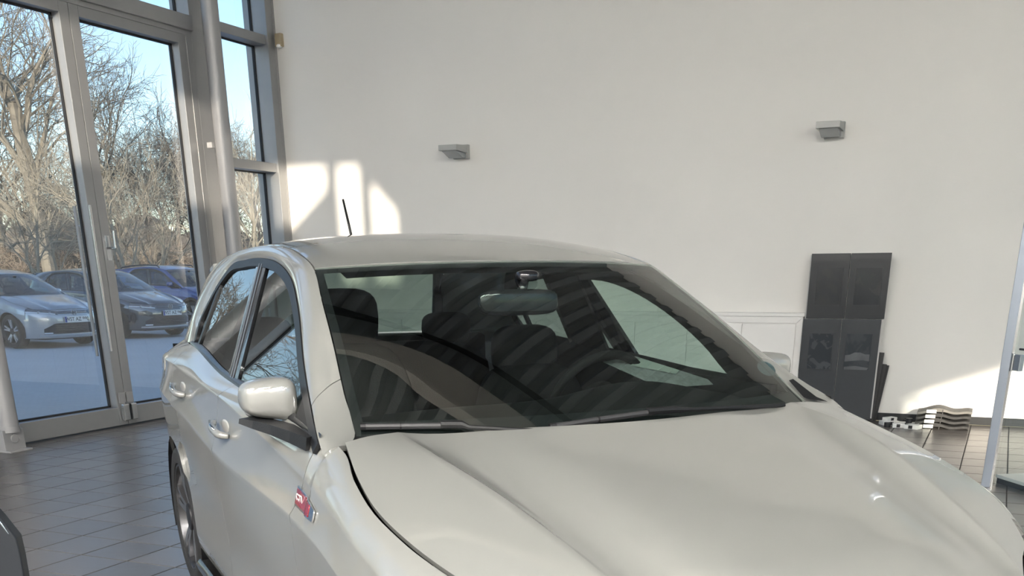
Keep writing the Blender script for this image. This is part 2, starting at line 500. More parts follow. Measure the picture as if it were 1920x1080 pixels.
# ceiling-hung fill lights added to brighten the hall, behind the camera's field of view
m_diff = mat('fill_diffuser', (.9, .9, .88), .5, emit=(1.0, .96, .905), emit_s=FILL_S)
k = 0
for yl in (-3.3, -2.0):
    for xl in (-5.6, -2.6, .4, 3.4, 6.4):
        nm = ('first', 'second', 'third', 'fourth', 'fifth')[int(round((xl + 5.6) / 3))]
        lp = empty('added_fill_light', (xl, yl, CEIL), 0, '%s added fill light from the glazing in the row %s' % (nm, 'by the front wall' if yl < -3 else 'behind the camera'), 'ceiling light', 'added fill lights')
        MB().box(-.75, .75, -.17, .17, -.32, -.25).build('housing', m_white, lp, bevel=.008)
        MB().box(-.72, .72, -.15, .15, -.325, -.318).build('diffuser', m_diff, lp)
        for xx in (-.6, .6):
            MB().tube([(xx, 0, -.25), (xx, 0, .01)], .006, 6).build('suspension_rod', m_chrome, lp)
# ------------------------------------------------------------------ cars (x to the rear, y to the car's right, z up; origin under the front axle)
def spline_seg(P, per, breaks=()):
    P = np.asarray(P, float)
    seg = np.linalg.norm(np.diff(P, axis=0), axis=1) + 1e-9
    t = np.concatenate([[0], np.cumsum(seg)]); t /= t[-1]
    tq = np.concatenate([np.linspace(t[i], t[i+1], per, endpoint=False) for i in range(len(t)-1)] + [[1.0]])
    return spline(P, None, tq, breaks)

def loft_seg(rails, nu, per, breaks=(), tq=None):
    R = np.stack([spline(r, nu, tq) for r in rails], 1)
    return np.stack([spline_seg(R[i], per, breaks) for i in range(nu if tq is None else len(tq))], 0)

def superq(c, h, e1=0.5, e2=0.5, nu=24, nv=14, shear=None):
    """rounded box / superellipsoid as verts and faces"""
    V = []; F = []
    f = lambda w, e: math.copysign(abs(w) ** e, w)
    for j in range(nv + 1):
        ph = -math.pi/2 + math.pi * j / nv
        for i in range(nu):
            th = 2 * math.pi * i / nu
            p = np.array([f(math.cos(ph), e1) * f(math.cos(th), e2), f(math.cos(ph), e1) * f(math.sin(th), e2), f(math.sin(ph), e1)]) * np.array(h)
            if shear is not None: p = shear(p)
            V.append(p + np.array(c))
    for j in range(nv):
        for i in range(nu):
            i2 = (i + 1) % nu
            F.append((j*nu+i, j*nu+i2, (j+1)*nu+i2, (j+1)*nu+i))
    return V, F

T_W = ([-.42,-.3,-.15,0,.2,.42,.9,1.45,2.1,2.4,2.55,2.75,2.95,3.08], [.79,.838,.862,.872,.872,.868,.872,.876,.874,.872,.87,.855,.80,.70])
T_ZL = ([-.42,0,.2,.45,1.0,1.3,2.1,2.6,3.08], [.62,.70,.735,.752,.755,.762,.828,.85,.86])
T_ZU = ([-.42,-.1,.1,.36,.78,1.2,1.46,2.1,2.6,3.08], [.68,.775,.82,.848,.893,.935,.952,.972,.985,.98])
T_DU = ([-.42,-.1,.1,.36,.78,1.46,2.1,3.08], [.012,.016,.022,.03,.032,.034,.034,.03])
T_ZT = ([-.42,-.35,-.2,-.05,.1,.25,.34,.6,.94,1.3,1.6,2.3,2.7,3.08], [.75,.775,.815,.852,.89,.93,.945,.962,.975,.985,.995,1.05,1.055,1.03])
T_YT = ([-.42,-.35,-.2,-.05,.1,.25,.30,.36,.6,1.0,1.6,2.3,2.7,3.08], [.71,.745,.785,.80,.79,.765,.765,.797,.798,.796,.784,.757,.73,.61])
WHEEL_R = 0.315

def side_col(x, zbot, rho):
    """points of the body side at station x for the row parameters rho (0..3)"""
    w = float(pchip(*T_W, x)); zl = float(pchip(*T_ZL, x)); zu = float(pchip(*T_ZU, x)); du = float(pchip(*T_DU, x))
    zt = float(pchip(*T_ZT, x)); yt = float(pchip(*T_YT, x))
    front = 1.0 if x < .3 else 0.0
    lower_z = [.2, .29, .2 + (zl-.2)*.40, .2 + (zl-.2)*.72, zl]
    lower_y = [w-.06, w-.022, w-.024, w-.010, w]
    out = np.zeros((len(rho), 3)); out[:, 0] = x
    for i, r in enumerate(rho):
        if r <= 1:
            z = zbot + (zl - zbot) * r; y = float(pchip(lower_z, lower_y, z))
        elif r <= 2:
            u = r - 1; z = zl + (zu - zl) * u; y = w - du * u - .006 * 4 * u * (1 - u) * (1 - front * .8)
        else:
            u = r - 2
            if front:                                   # rounded fender shoulder
                a = u * math.pi / 2
                y = (w - du) + (yt - (w - du)) * (1 - math.cos(a)); z = zu + (zt - zu) * math.sin(a)
                y2 = (w - du) + (yt - (w - du)) * u; z2 = zu + (zt - zu) * u
                y = .6*y + .4*y2; z = .6*z + .4*z2
            else:
                z = zu + (zt - zu) * u; y = (w - du) + (yt - (w - du)) * u + .006 * 4 * u * (1 - u)
        out[i, 1] = y; out[i, 2] = z
    return out

RHO = np.concatenate([np.linspace(0, .94, 11), [.975, 1.0, 1.03], np.linspace(1.15, 1.85, 5), [1.96, 2.0, 2.04], np.linspace(2.15, 3, 8)])

def arch_z(x, R=.352):
    for xc in (0.0, 2.55):
        if abs(x - xc) < R - 1e-6: return WHEEL_R + math.sqrt(R*R - (x-xc)**2)
    return 0.2

def side_grid(xlo, xhi, nx, arch=None, R=.352):
    """xlo, xhi: functions of rho; columns bunch up along a wheel arch"""
    u = np.linspace(0, 1, nx)
    G = np.zeros((nx, len(RHO), 3))
    for i, uu in enumerate(u):
        xm = xlo(0) + (xhi(0) - xlo(0)) * uu
        for j, r in enumerate(RHO):
            x = xlo(r) + (xhi(r) - xlo(r)) * uu
            # the lower rows follow the arch at the foot of the column
            zb = arch_z(xm if r < .5 else x)
            zb = arch_z(xm)
            G[i, j] = side_col(x, zb, [r])[0]
    return G

def lin(tab):
    xs, ys = zip(*tab)
    return lambda r: float(np.interp(r, xs, ys))

GAP_F = lin([(0, .47), (1, .435), (2, .375), (3, .345)])
GAP_B = lin([(0, 1.45), (1, 1.45), (2, 1.41), (3, 1.36)])
GAP_C = lin([(0, 2.17), (1, 2.33), (2, 2.37), (3, 2.33)])

T_PLAN = ([0,.25,.48,.60,.70,.76,.80], [-.835,-.815,-.74,-.66,-.56,-.47,-.38])
T_PROF = ([.18,.28,.42,.52,.62,.68,.72,.76], [.06,.02,0.0,0.0,.02,.05,.088,.13])
def front_x(y, z):
    return float(pchip(*T_PLAN, abs(y))) + float(pchip(*T_PROF, z))
def front_patch(ys, zlo, zhi, nz, out=0.004):
    G = np.zeros((len(ys), nz, 3))
    for i, y in enumerate(ys):
        for j in range(nz):
            z = zlo(y) + (zhi(y) - zlo(y)) * j / (nz - 1)
            G[i, j] = (front_x(y, z) - out, y, z)
    return G

def green_y(z): return .80 - .5 * (z - .95)
# outline of the side windows (x, z), front foot -> over the roof -> rear foot
DLO = [(.33,.943),(.49,1.005),(.707,1.097),(.958,1.221),(1.163,1.301),(1.373,1.345),(1.66,1.368),(1.93,1.366),(2.195,1.337),(2.342,1.238),(2.402,1.138),(2.36,1.058)]
RAIL_A = [(.354,.707,.948),(.50,.684,1.035),(.68,.652,1.145),(.87,.62,1.245),(1.049,.588,1.333),(1.25,.576,1.375),(1.55,.571,1.406),(1.85,.57,1.409),(2.2,.564,1.397),(2.6,.558,1.366),(2.9,.56,1.28),(3.07,.61,1.03)]

def ws_point(t, q):
    """windscreen: t 0 foot .. 1 head, q -1 left edge .. 1 right edge"""
    c = np.array([.225, 0, .945]) * (1 - t) + np.array([.93, 0, 1.349]) * t
    bul = 4 * t * (1 - t) * .022
    c = c + np.array([-.5, 0, .87]) * bul
    e = spline(RAIL_A[:5], None, [t])[0] + np.array([-.002, -.004, .001])
    s = abs(q)
    p = c + (e - c) * np.array([s**2.2, s, s**2.4])
    p[1] = e[1] * q
    return p

def roof_grid(nx=40, ny=33, lower=0.0):
    xc = [.90,.93,1.1,1.3,1.5,1.75,2.1,2.5,2.8,3.0]; zc = [1.340,1.352,1.392,1.425,1.444,1.450,1.443,1.422,1.395,1.372]
    xe = [1.049,1.2,1.35,1.5,1.75,2.1,2.5,2.8,3.0]; ze = [1.335,1.366,1.39,1.403,1.410,1.402,1.375,1.345,1.325]
    ye = [.584,.574,.568,.566,.566,.561,.556,.545,.53]
    G = np.zeros((nx, ny, 3))
    for i in range(nx):
        u = i / (nx - 1)
        for j in range(ny):
            q = -1 + 2 * j / (ny - 1); s = abs(q)
            xf = .93 + (1.049 - .93) * s**2.2; xr = 3.0 - .04 * s**2
            x = xf + (xr - xf) * u
            z_c = float(pchip(xc, zc, x)) if x >= .93 else 1.352
            x_e = 1.049 + (2.96 - 1.049) * u
            zz = float(pchip(xe, ze, x_e)); yy = float(pchip(xe, ye, x_e))
            # at the front edge the sheet follows the head of the screen
            zf_c = float(pchip(xc, zc, .93 + (3.0 - .93) * u))
            z = zf_c + (zz - zf_c) * s**2.6
            G[i, j] = (x, yy * q, z - lower)
    return G

def build_wheel(parent, x, y, sgn, M, R=WHEEL_R, hero=True, xs=1.0):
    """tyre with rim, spokes and hub cap; outer face towards sgn*y"""
    w = empty_part = None
    prof = [(.215,.225),(.215,.262),(.208,.296),(.19,.312),(.15,.315),(.06,.315),(.02,.312),(.0,.296),(-.006,.27),(.0,.238),(.012,.232)]
    n = 48 if hero else 32
    k = R / .315
    def lathe(prof, n, mb, flat=False):
        V = []; F = []
        for (d, r) in prof:
            for i in range(n):
                a = 2*math.pi*i/n
                V.append((r*k*math.cos(a), -sgn*d, r*k*math.sin(a)))
        for j in range(len(prof)-1):
            for i in range(n):
                i2 = (i+1) % n
                F.append((j*n+i, j*n+i2, (j+1)*n+i2, (j+1)*n+i))
        mb.add(V, F)
    mb = MB(); lathe(prof, n, mb)
    tyre = mb.build('wheel', M['tyre'], parent, smooth=True, angle=50); tyre.location = (x, y, R * xs)
    mb = MB(); lathe([(.012,.236),(.004,.232),(.004,.224),(.03,.216),(.12,.205),(.2,.205)], n, mb)
    mb.build('rim', M['rim_edge'], tyre, smooth=True, angle=40)
    mb = MB(); lathe([(.11,.0001),(.11,.206)], n, mb)
    mb.build('brake_disc', M['dark_metal'], tyre, smooth=False)
    for s5 in range(5):
        a0 = 2*math.pi*s5/5 + .32
        mb = MB()
        for da, rr in ((-.16, 1), (.16, 1)):
            # two slim bars per spoke, running from the hub to the rim
            h0 = a0 + da*.55; h1 = a0 + da
            p0 = np.array([math.cos(h0), math.sin(h0)]) * .052 * k; p1 = np.array([math.cos(h1), math.sin(h1)]) * .222 * k
            d = (p1 - p0) / np.linalg.norm(p1 - p0); nrm = np.array([-d[1], d[0]])
            V = []
            for (p, hw, dep) in ((p0, .017, .026), ((p0+p1)/2, .013, .014), (p1, .014, .010)):
                for sgn2, dd in ((-1, dep), (1, dep), (1, dep + .03), (-1, dep + .03)):
                    q = p + nrm * hw * sgn2
                    V.append((q[0], -sgn*dd, q[1]))
            F = []
            for j in (0, 1):
                for e in range(4):
                    e2 = (e+1) % 4
                    F.append((j*4+e, j*4+e2, (j+1)*4+e2, (j+1)*4+e))
            F += [(0,1,2,3), (8,9,10,11)]
            mb.add(V, F)
        mb.build('spoke', M['spoke'], tyre)
    mb = MB(); lathe([(.03,.062),(.016,.058),(.012,.03),(.011,.0005)], 24, mb)
    mb.build('hub_cap', M['dark_metal'], tyre, smooth=True, angle=30)
    return tyre

def build_car(name, label, cat, loc, rz, M, S=(1, 1, 1), hero=False, group=None, rails=False, cladding=False):
    root = empty(name, loc, rz, label, cat, group)
    Sx = np.array(S, float)
    cen = CENTER * Sx
    paint = M['paint']
    def pan(nm, G, m_, par=root, mirror=False, **k):
        return panel(nm, np.asarray(G) * Sx, m_, par, mirror=mirror, center=cen, **k)
    def pair(nm, G, m_, par=root, **k):
        return [pan(nm, G, m_, par, mirror=False, **k), pan(nm, G, m_, par, mirror=True, **k)]
    def raw(nm, V, F, m_, par=root, smooth=True, mirror=False, angle=None):
        V = np.array([tuple(v) for v in V]) * Sx
        if mirror: V[:, 1] *= -1; F = [tuple(f)[::-1] for f in F]
        return mobj(nm, V, F, m_, par, smooth, None, angle)
    nx = 34 if hero else 22
    # --- body side
    # the fender gets columns that bunch at the ends of the arch
    def fender_grid():
        xs = np.concatenate([[-.42, -.40, -.37], -.352*np.cos(np.linspace(.06, math.pi-.06, 26)), [.36, .40, .435, .47]])
        G = np.zeros((len(xs), len(RHO), 3))
        for i, xb in enumerate(xs):
            for j, r in enumerate(RHO):
                lim = GAP_F(r)
                x = xb if xb <= .2 else .2 + (xb - .2) * (lim - .2) / (.47 - .2)
                G[i, j] = side_col(x, arch_z(xb), [r])[0]
        return G
    pair('fender', fender_grid(), paint)
    fd = side_grid(GAP_F, GAP_B, nx)
    fdoor = pair('front_door', fd, paint)
    rd = side_grid(GAP_B, GAP_C, nx)
    rdoor = pair('rear_door', rd, paint)
    def quarter_grid():
        xs = np.concatenate([2.55 - .352*np.cos(np.linspace(.06, math.pi-.06, 24)), [2.93, 2.97, 3.02, 3.08]])
        G = np.zeros((len(xs), len(RHO), 3))
        x_lo = xs[0]
        for i, xb in enumerate(xs):
            u = (xb - x_lo) / (3.08 - x_lo)
            for j, r in enumerate(RHO):
                g = GAP_C(r); x = g + (3.08 - g) * u if r > 0 else max(xb, g)
                x = xb * (1 - min(r, 1)) + (g + (3.08 - g) * u) * min(r, 1)
                G[i, j] = side_col(x, arch_z(xb), [r])[0]
        return G
    pair('rear_quarter_panel', quarter_grid(), paint)
    # --- sills
    sill = [[(.36,.845,.215),(1.2,.852,.215),(2.19,.852,.215)], [(.37,.868,.20),(1.2,.875,.195),(2.18,.874,.20)], [(.38,.85,.15),(1.2,.855,.145),(2.17,.852,.15)], [(.38,.6,.15),(1.2,.6,.145),(2.17,.6,.15)]]
    pair('side_skirt', loft(sill, 16, 12), M['gloss_black'], shrink=0)
    # --- bonnet
    ctr = [(.20,0,.957),(.0,0,.921),(-.25,0,.871),(-.5,0,.813),(-.65,0,.766),(-.735,0,.716)]
    mid = [(.235,.30,.957),(0,.3,.917),(-.25,.29,.866),(-.5,.27,.807),(-.65,.25,.760),(-.722,.24,.712)]
    inn = [(.305,.585,.955),(.1,.574,.926),(-.2,.527,.863),(-.35,.497,.820),(-.5,.466,.773),(-.62,.441,.733),(-.685,.432,.702)]
    rid = [(.312,.61,.958),(.1,.60,.936),(-.2,.55,.877),(-.35,.52,.833),(-.5,.49,.784),(-.62,.465,.739),(-.68,.455,.702)]
    fla = [(.302,.69,.955),(.1,.70,.917),(-.1,.69,.874),(-.25,.665,.839),(-.4,.615,.797),(-.52,.565,.755),(-.60,.545,.716)]
    edg = [(.292,.753,.946),(.1,.785,.893),(-.05,.796,.855),(-.2,.781,.818),(-.35,.741,.778),(-.45,.69,.745),(-.53,.64,.716)]
    half = [mid, inn, rid, fla, edg]
    neg = lambda r: [(a, -b, c) for a, b, c in r]
    rails_h = [neg(r) for r in half[::-1]] + [ctr] + half
    Hg = loft_seg(rails_h, 40, 7 if hero else 4, breaks=(2, 8))
    pan('bonnet', Hg, paint, shrink=.0025)
    # --- front end
    ys = np.concatenate([np.linspace(-.80, -.5, 14), np.linspace(-.45, .45, 19), np.linspace(.5, .80, 14)])
    top = lambda y: float(np.interp(abs(y), [0, .24, .455, .55, .64, .72, .80], [.712, .708, .698, .71, .712, .738, .75]))
    [pan('cowl_corner', np.array([[(.300,.742,.9465),(.33,.70,.952)],[(.345,.735,.958),(.362,.702,.956)],[(.43,.712,1.004),(.432,.698,1.0)]]), M['plastic'], shrink=0, flange=0, out=.006, mirror=True)]
    bump = pan('front_bumper', front_patch(ys, lambda y: .19, top, 16, 0), paint, shrink=.001)
    hl_lo = lambda y: .612 + .055 * (abs(y) - .34) / .44
    hl_hi = lambda y: .668 + .06 * (abs(y) - .34) / .44
    for sg in (1, -1):
        yy = np.linspace(.34, .785, 22) * sg
        lamp = pan('headlight', front_patch(yy, hl_lo, lambda y: hl_hi(y) + .012, 7, .005), M['headlight'], shrink=0)
        pan('daylight_strip', front_patch(yy[2:], lambda y: hl_lo(y) + .004, lambda y: hl_lo(y) + .018, 3, .008), M['led'], lamp, shrink=0)
        for yc in (.46, .62):
            V, F = superq((front_x(yc, .655) - .004, yc * sg, .66 + .05*(yc-.46)), (.008, .035, .018), .8, .8, 14, 8)
            raw('lens', V, F, M['lens'], lamp)
    gr = pan('radiator_grille', front_patch(np.linspace(-.335, .335, 21), lambda y: .636, lambda y: .676, 4, .006), M['gloss_black'], shrink=0)
    pan('grille_bar', front_patch(np.linspace(-.335, .335, 21), lambda y: .653, lambda y: .661, 2, .010), M['chrome'], gr, shrink=0)
    lw = pan('lower_intake', front_patch(np.linspace(-.60, .60, 31), lambda y: .27, lambda y: .46 - max(0, (abs(y)-.42))*.55, 6, .006), M['gloss_black'], shrink=0)
    for zz in (.32, .36, .40, .44):
        pan('grille_slat', front_patch(np.linspace(-.42, .42, 19), lambda y: zz - .004, lambda y: zz + .004, 2, .011), M['dark_metal'], lw, shrink=0)
    pan('front_lip', front_patch(np.linspace(-.66, .66, 31), lambda y: .225, lambda y: .255, 3, .012), M['chrome'] if not hero else M['gloss_black'], shrink=0)
    for sg in (1, -1):
        pan('fog_light', front_patch(np.linspace(.47, .60, 7) * sg, lambda y: .275, lambda y: .295, 3, .012), M['led'], lw, shrink=0)
    # badge: ring with the two letters
    mb = MB()
    bx = front_x(0, .655) - .016
    ring = [(bx, .058*math.cos(a), .655 + .058*math.sin(a)) for a in np.linspace(0, 2*math.pi, 25)]
    mb.tube(ring, .006, 6, cap=False)
    mb.tube([(bx, -.028, .695), (bx, 0, .662), (bx, .028, .695)], .005, 5)
    mb.tube([(bx, -.05, .665), (bx, -.026, .612), (bx, 0, .655), (bx, .026, .612), (bx, .05, .665)], .005, 5)
    for i in range(len(mb.v)): mb.v[i] = tuple(np.array(mb.v[i]) * Sx)
    mb.build('badge', M['chrome'], root, smooth=True)
    # --- side frame: pillars and roof rail around the windows
    railC = [(x, green_y(z), z) for x, z in DLO]
    A = np.array(RAIL_A); C = np.array(railC)
    nb = np.array([.010,.010,.011,.012,.014,.014,.013,.013,.016,.028,.034,.03])
    def outward(f, b):
        p = A * (1 - f) + C * f
        d = np.stack([np.zeros(12), np.full(12, .75), np.full(12, .6)], 1)
        d[9:] = [(.25,.85,.25)] * 3
        return p + d * (nb * b)[:, None]
    r1 = outward(.22, .75); r2 = outward(.5, 1.0); r3 = outward(.8, .75)
    # the foot of the rear pillar meets the top of the quarter panel
    r1[-1] = (2.92, .675, 1.045); r2[-1] = (2.72, .728, 1.055); r3[-1] = (2.5, .747, 1.055)
    # the foot runs on down to the fender and the corner of the bonnet
    ext = np.array([(.300, .738, .936), (.296, .757, .938), (.292, .775, .937), (.290, .795, .930), (.288, .808, .920)])
    SF = loft_seg([np.vstack([ext[i], r_]) for i, r_ in enumerate((A, r1, r2, r3, C))], 104 if hero else 52, 5)
    kf = 10 if hero else 5
    pair('pillar_foot', SF[:kf+1], paint, sides='b')
    pair('side_frame', SF[kf:], paint, sides='a')
    # --- roof
    rf = pan('roof', roof_grid(), paint, shrink=.003)
    pair('roof_seam', np.stack([np.array([(x, y - .004, z - .006) for x, y, z in A[4:11]]), np.array([(x, y + .006, z - .006) for x, y, z in A[4:11]])], 1), M['rubber'], shrink=0, flange=0)
    # --- windscreen
    q = np.linspace(-1, 1, 41 if hero else 21); t = np.linspace(0, 1, 25 if hero else 13)
    Wg = np.array([[ws_point(tt, qq) for qq in q] for tt in t])
    pan('windscreen', Wg, M['screen_glass'], shrink=0, flange=0)
    # black enamel border under the glass
    def border(t0, t1, q0, q1, n1=5, n2=33):
        return np.array([[ws_point(tt, qq) - np.array([-.003, 0, .004]) for qq in np.linspace(q0, q1, n2)] for tt in np.linspace(t0, t1, n1)])
    ws_o = root.children[-1]
    pan('screen_border', border(0, .075, -1, 1), M['enamel'], ws_o, shrink=0, flange=0)
    pan('screen_border', border(.965, 1, -1, 1, 3), M['enamel'], ws_o, shrink=0, flange=0)
    for sg in (1, -1):
        pan('screen_border', border(0, 1, .965*sg, 1.0*sg, 25, 3), M['enamel'], ws_o, shrink=0, flange=0)
    # cowl under the bonnet edge
    cw = [[(x + .0, y, z - .02) for x, y, z in [(.292,-.75,.945),(.312,-.6,.958),(.235,-.3,.957),(.20,0,.957),(.235,.3,.957),(.312,.6,.958),(.292,.75,.945)]],
          [(.40,-.72,.955),(.375,-.6,.953),(.29,-.3,.953),(.26,0,.953),(.29,.3,.953),(.375,.6,.953),(.40,.72,.955)]]
    pan('cowl', loft(cw, 30, 4), M['plastic'], shrink=0, flange=0)
    # --- side windows
    D = spline(np.array([(x, 0, z) for x, z in DLO]), 90)
    tan = np.gradient(D, axis=0); tan /= np.linalg.norm(tan, axis=1, keepdims=True)
    inn_n = np.stack([tan[:, 2], np.zeros(90), -tan[:, 0]], 1)          # towards the inside of the opening
    def lift(P, o_): 
        P = np.array(P); P[..., 1] = green_y(P[..., 2]) + o_; return P
    D2 = D + inn_n * .026
    pair('window_frame', lift(np.stack([D, D + inn_n*.008, D2 - inn_n*.006, D2], 1), .004), M['rubber'], shrink=0, flange=.01)
    belt_z = lambda x: float(pchip(*T_ZT, x)) + .004
    bx0 = np.linspace(.345, 2.42, 42)
    bt = []
    for f, dy, dz in ((0, .002, -.001), (.35, .005, .006), (.7, .002, .012), (1, 0, .015)):
        row = []
        for x in bx0:
            z0 = float(pchip(*T_ZT, x)); y0 = float(pchip(*T_YT, x)); y1 = green_y(z0 + .015) - .002
            row.append((x, y0 + (y1 - y0) * f + dy, z0 + dz))
        bt.append(row)
    pair('belt_moulding', np.stack([np.array(r) for r in bt], 1), M['belt'], shrink=0, flange=0)
    # panes: columns between belt and frame
    fr_z = lambda x: float(np.interp(x, D[:60 * 90 // 90, 0], D[:60, 2])) if x < 1.9 else float(np.interp(x, D[45:82, 0], D[45:82, 2]))
    BF = lambda z: 1.393 + (z - 1.004) * .555       # front edge of the middle pillar
    BR = lambda z: 1.545 + (z - 1.004) * .555
    def pane(xa, xb, n):
        G = np.zeros((n, 14, 3))
        for i in range(n):
            u = i / (n - 1)
            for j in range(14):
                v = j / 13
                xl, xh = xa(1.0), xb(1.0)
                x = xl + (xh - xl) * u
                for _ in range(3):
                    z1 = fr_z(x) - .012; z0 = belt_z(x) + .006
                    z = z0 + (z1 - z0) * v
                    x = xa(z) + (xb(z) - xa(z)) * u
                G[i, j] = (x, green_y(z) - .006, z)
        return G
    wf = pair('front_side_window', pane(lambda z: .40, lambda z: BF(z) + .02, 30), M['side_glass'], shrink=0, flange=0)
    wr = pair('rear_side_window', pane(lambda z: BR(z) - .02, lambda z: 2.375, 26), M['rear_glass'], shrink=0, flange=0)
    zz = np.linspace(1.0, 1.352, 8)
    def strip(fa, fb, o_):
        return np.array([[(fa(z), green_y(z) + o_, z), ((fa(z)+fb(z))/2, green_y(z) + o_ + .002, z), (fb(z), green_y(z) + o_, z)] for z in zz])
    pair('middle_pillar', strip(BF, BR, .001), M['gloss_black'], shrink=0, flange=.012)
    for e0 in (.052, .088):
        pair('pillar_trim', strip(lambda z: BF(z) + e0, lambda z: BF(z) + e0 + .012, .005), M['trim_grey'], shrink=0, flange=.002)
    z3 = np.linspace(1.058, 1.30, 8)
    QF = lambda z: 2.245 + (z - 1.058) * .02; QR = lambda z: QF(z) + .035
    pair('quarter_divider', np.array([[(QF(z), green_y(z) + .001, z), (QR(z), green_y(z) + .001, z)] for z in z3]), M['rubber'], shrink=0, flange=.01)
    # mirror sail in the front corner of the window
    sail = np.array([[(.345 + .0*u + (.30 - .0) * v * 1.0, green_y(.955 + .0) , .955) for v in (0, 1)] for u in (0, 1)])
    sg_ = []
    for u in np.linspace(0, 1, 10):
        x = .345 + u * .25; zt_ = fr_z(x) - .004; zb_ = belt_z(x) - .006
        sg_.append([(x, green_y(z) + .003, z) for z in np.linspace(min(zb_, zt_), zt_, 5)])
    sails = pair('mirror_sail', np.array(sg_), M['plastic'], shrink=0, flange=.012)
    # --- door mirrors
    def shear(p):
        x, y, z = p
        f = max(0.0, min(1.0, (y + .072) / .144))
        x2 = x * (1.0 if x < 0 else .5) + .030 * f         # bulging cap, flat towards the mirror glass, swept back to the tip
        z2 = z * (1.0 - .18 * f) + (.010 if z < 0 else -.004) * f
        return np.array([x2, y, z2])
    for sgn in (1, -1):
        V, F = superq((.685, .838, 1.012), (.060, .072, .061), .55, .55, 32, 20, shear)
        cap = raw('mirror_cap', V, F, paint, mirror=sgn < 0)
        arm = [(.715,.902,.957),(.675,.868,.951),(.60,.840,.945),(.50,.815,.938),(.40,.797,.932)]
        Vv = []; Ff = []
        for p, hx, hz in zip(arm, (.030,.045,.045,.045,.05), (.007,.012,.014,.017,.018)):
            for ax, az in ((-1,-.7),(-.8,1),(1,1),(1,-.7)):
                Vv.append((p[0] + hx*.5*ax, p[1] - hx*.6*ax, p[2] + hz*az))
        for j in range(len(arm) - 1):
            for e in range(4):
                e2 = (e+1) % 4; Ff.append((j*4+e, j*4+e2, (j+1)*4+e2, (j+1)*4+e))
        Ff += [(3,2,1,0), (16,17,18,19)]
        raw('mirror_arm', Vv, Ff, M['plastic'], cap, smooth=False, mirror=sgn < 0)
        V, F = superq((.718, .836, 1.010), (.006, .064, .050), .45, .4, 24, 10)
        raw('mirror_glass', V, F, M['mirror'], cap, mirror=sgn < 0)
    # --- door handles
    for (hx, par2) in ((1.305, fdoor), (2.12, rdoor)):
        for k2, sgn in ((0, 1), (1, -1)):
            yb = side_col(hx, .2, [1.55])[0]
            zc = yb[2] - .004; y0 = yb[1]
            V, F = superq((hx - .012, y0 - .004, zc), (.062, .006, .030), .8, .8, 24, 8)
            raw('handle_cup', V, F, M['cup'], par2[k2], mirror=sgn < 0)
            mb = MB()
            bar = [(hx - .085, y0 + .006, zc - .012), (hx - .07, y0 + .026, zc - .010), (hx - .01, y0 + .038, zc - .004), (hx + .06, y0 + .032, zc + .006), (hx + .098, y0 + .012, zc + .012)]
            bar = [tuple(p) for p in spline(bar, 12)]
            mb.tube(bar, [.008,.011,.012,.013,.013,.013,.013,.013,.012,.012,.011,.008], 10)
            V = [(v[0], y0 + (v[1] - y0) * .9, zc + (v[2] - zc) * 1.0) for v in mb.v]
            raw('door_handle', V, mb.f, paint, par2[k2], mirror=sgn < 0)
            if hero:
                mb = MB(); mb.tube([(bar[3][0], bar[3][1] + .004, bar[3][2] + .013), (bar[6][0], bar[6][1] + .003, bar[6][2] + .014), (bar[9][0], bar[9][1] + .003, bar[9][2] + .013)], .004, 6)
                raw('handle_strip', mb.v, mb.f, M['chrome'], par2[k2], mirror=sgn < 0)
    # --- rear end
    def rear_patch(ys, zs, out=0):
        G = np.zeros((len(ys), len(zs), 3))
        for i, y in enumerate(ys):
            for j, z in enumerate(zs):
                pl = float(pchip([0,.3,.5,.62,.70,.76], [3.20,3.18,3.12,3.06,2.99,2.91], abs(y)))
                pr = float(pchip([.2,.35,.6,.72,.8,1.0,1.04], [-.06,-.01,0,-.01,-.04,-.07,-.09], z))
                G[i, j] = (pl + pr + out, y, z)
        return G
    yr = np.linspace(-.76, .76, 41)
    pan('rear_bumper', rear_patch(yr, np.linspace(.2, .66, 10)), paint, shrink=.002)
    pan('tailgate', rear_patch(np.linspace(-.60, .60, 31), np.linspace(.665, 1.03, 9)), paint, shrink=.002)
    for sg in (1, -1):
        pan('tail_light', rear_patch(np.linspace(.46, .76, 9) * sg, np.linspace(.76, .98, 8), .006), M['tail_red'], shrink=0)
    gl = np.array([[(3.09 - .19*t_ + (-.03)*q_*q_, q_*(.575 - .055*t_), 1.035 + .285*t_) for q_ in np.linspace(-1, 1, 17)] for t_ in np.linspace(0, 1, 9)])
    rwin = pan('rear_window', gl, M['rear_glass'], shrink=0, flange=0)
    fr_ = [(3.085,-.60,1.025),(2.885,-.54,1.335)]
    for sg in (1, -1):
        g2 = np.array([[(3.095 - .19*t_ - .028, sg*(.56 - .055*t_) , 1.03 + .29*t_), (3.05 - .15*t_, sg*(.612 - .05*t_), 1.03 + .28*t_)] for t_ in np.linspace(0, 1, 7)])
        pan('tailgate_frame', g2, M['gloss_black'], rwin, shrink=0, flange=.01)
    sp = np.array([[(2.90 + .19*u, q_*(.535 - .01*u), 1.383 - .025*q_*q_ - .028*u) for q_ in np.linspace(-1, 1, 17)] for u in np.linspace(0, 1, 5)])
    pan('roof_spoiler', sp, paint, rf, shrink=0, flange=.02)
    # --- aerial
    mb = MB()
    mb.tube([(2.51, 0, 1.405), (2.53, 0, 1.440)], [.020, .010], 8); mb.tube([(2.525, 0, 1.435), (2.58, 0, 1.53), (2.63, 0, 1.612)], [.0065, .006, .005], 6)
    raw('aerial', mb.v, mb.f, M['rubber'], rf)
    # --- wheels
    Rw = WHEEL_R * Sx[2]
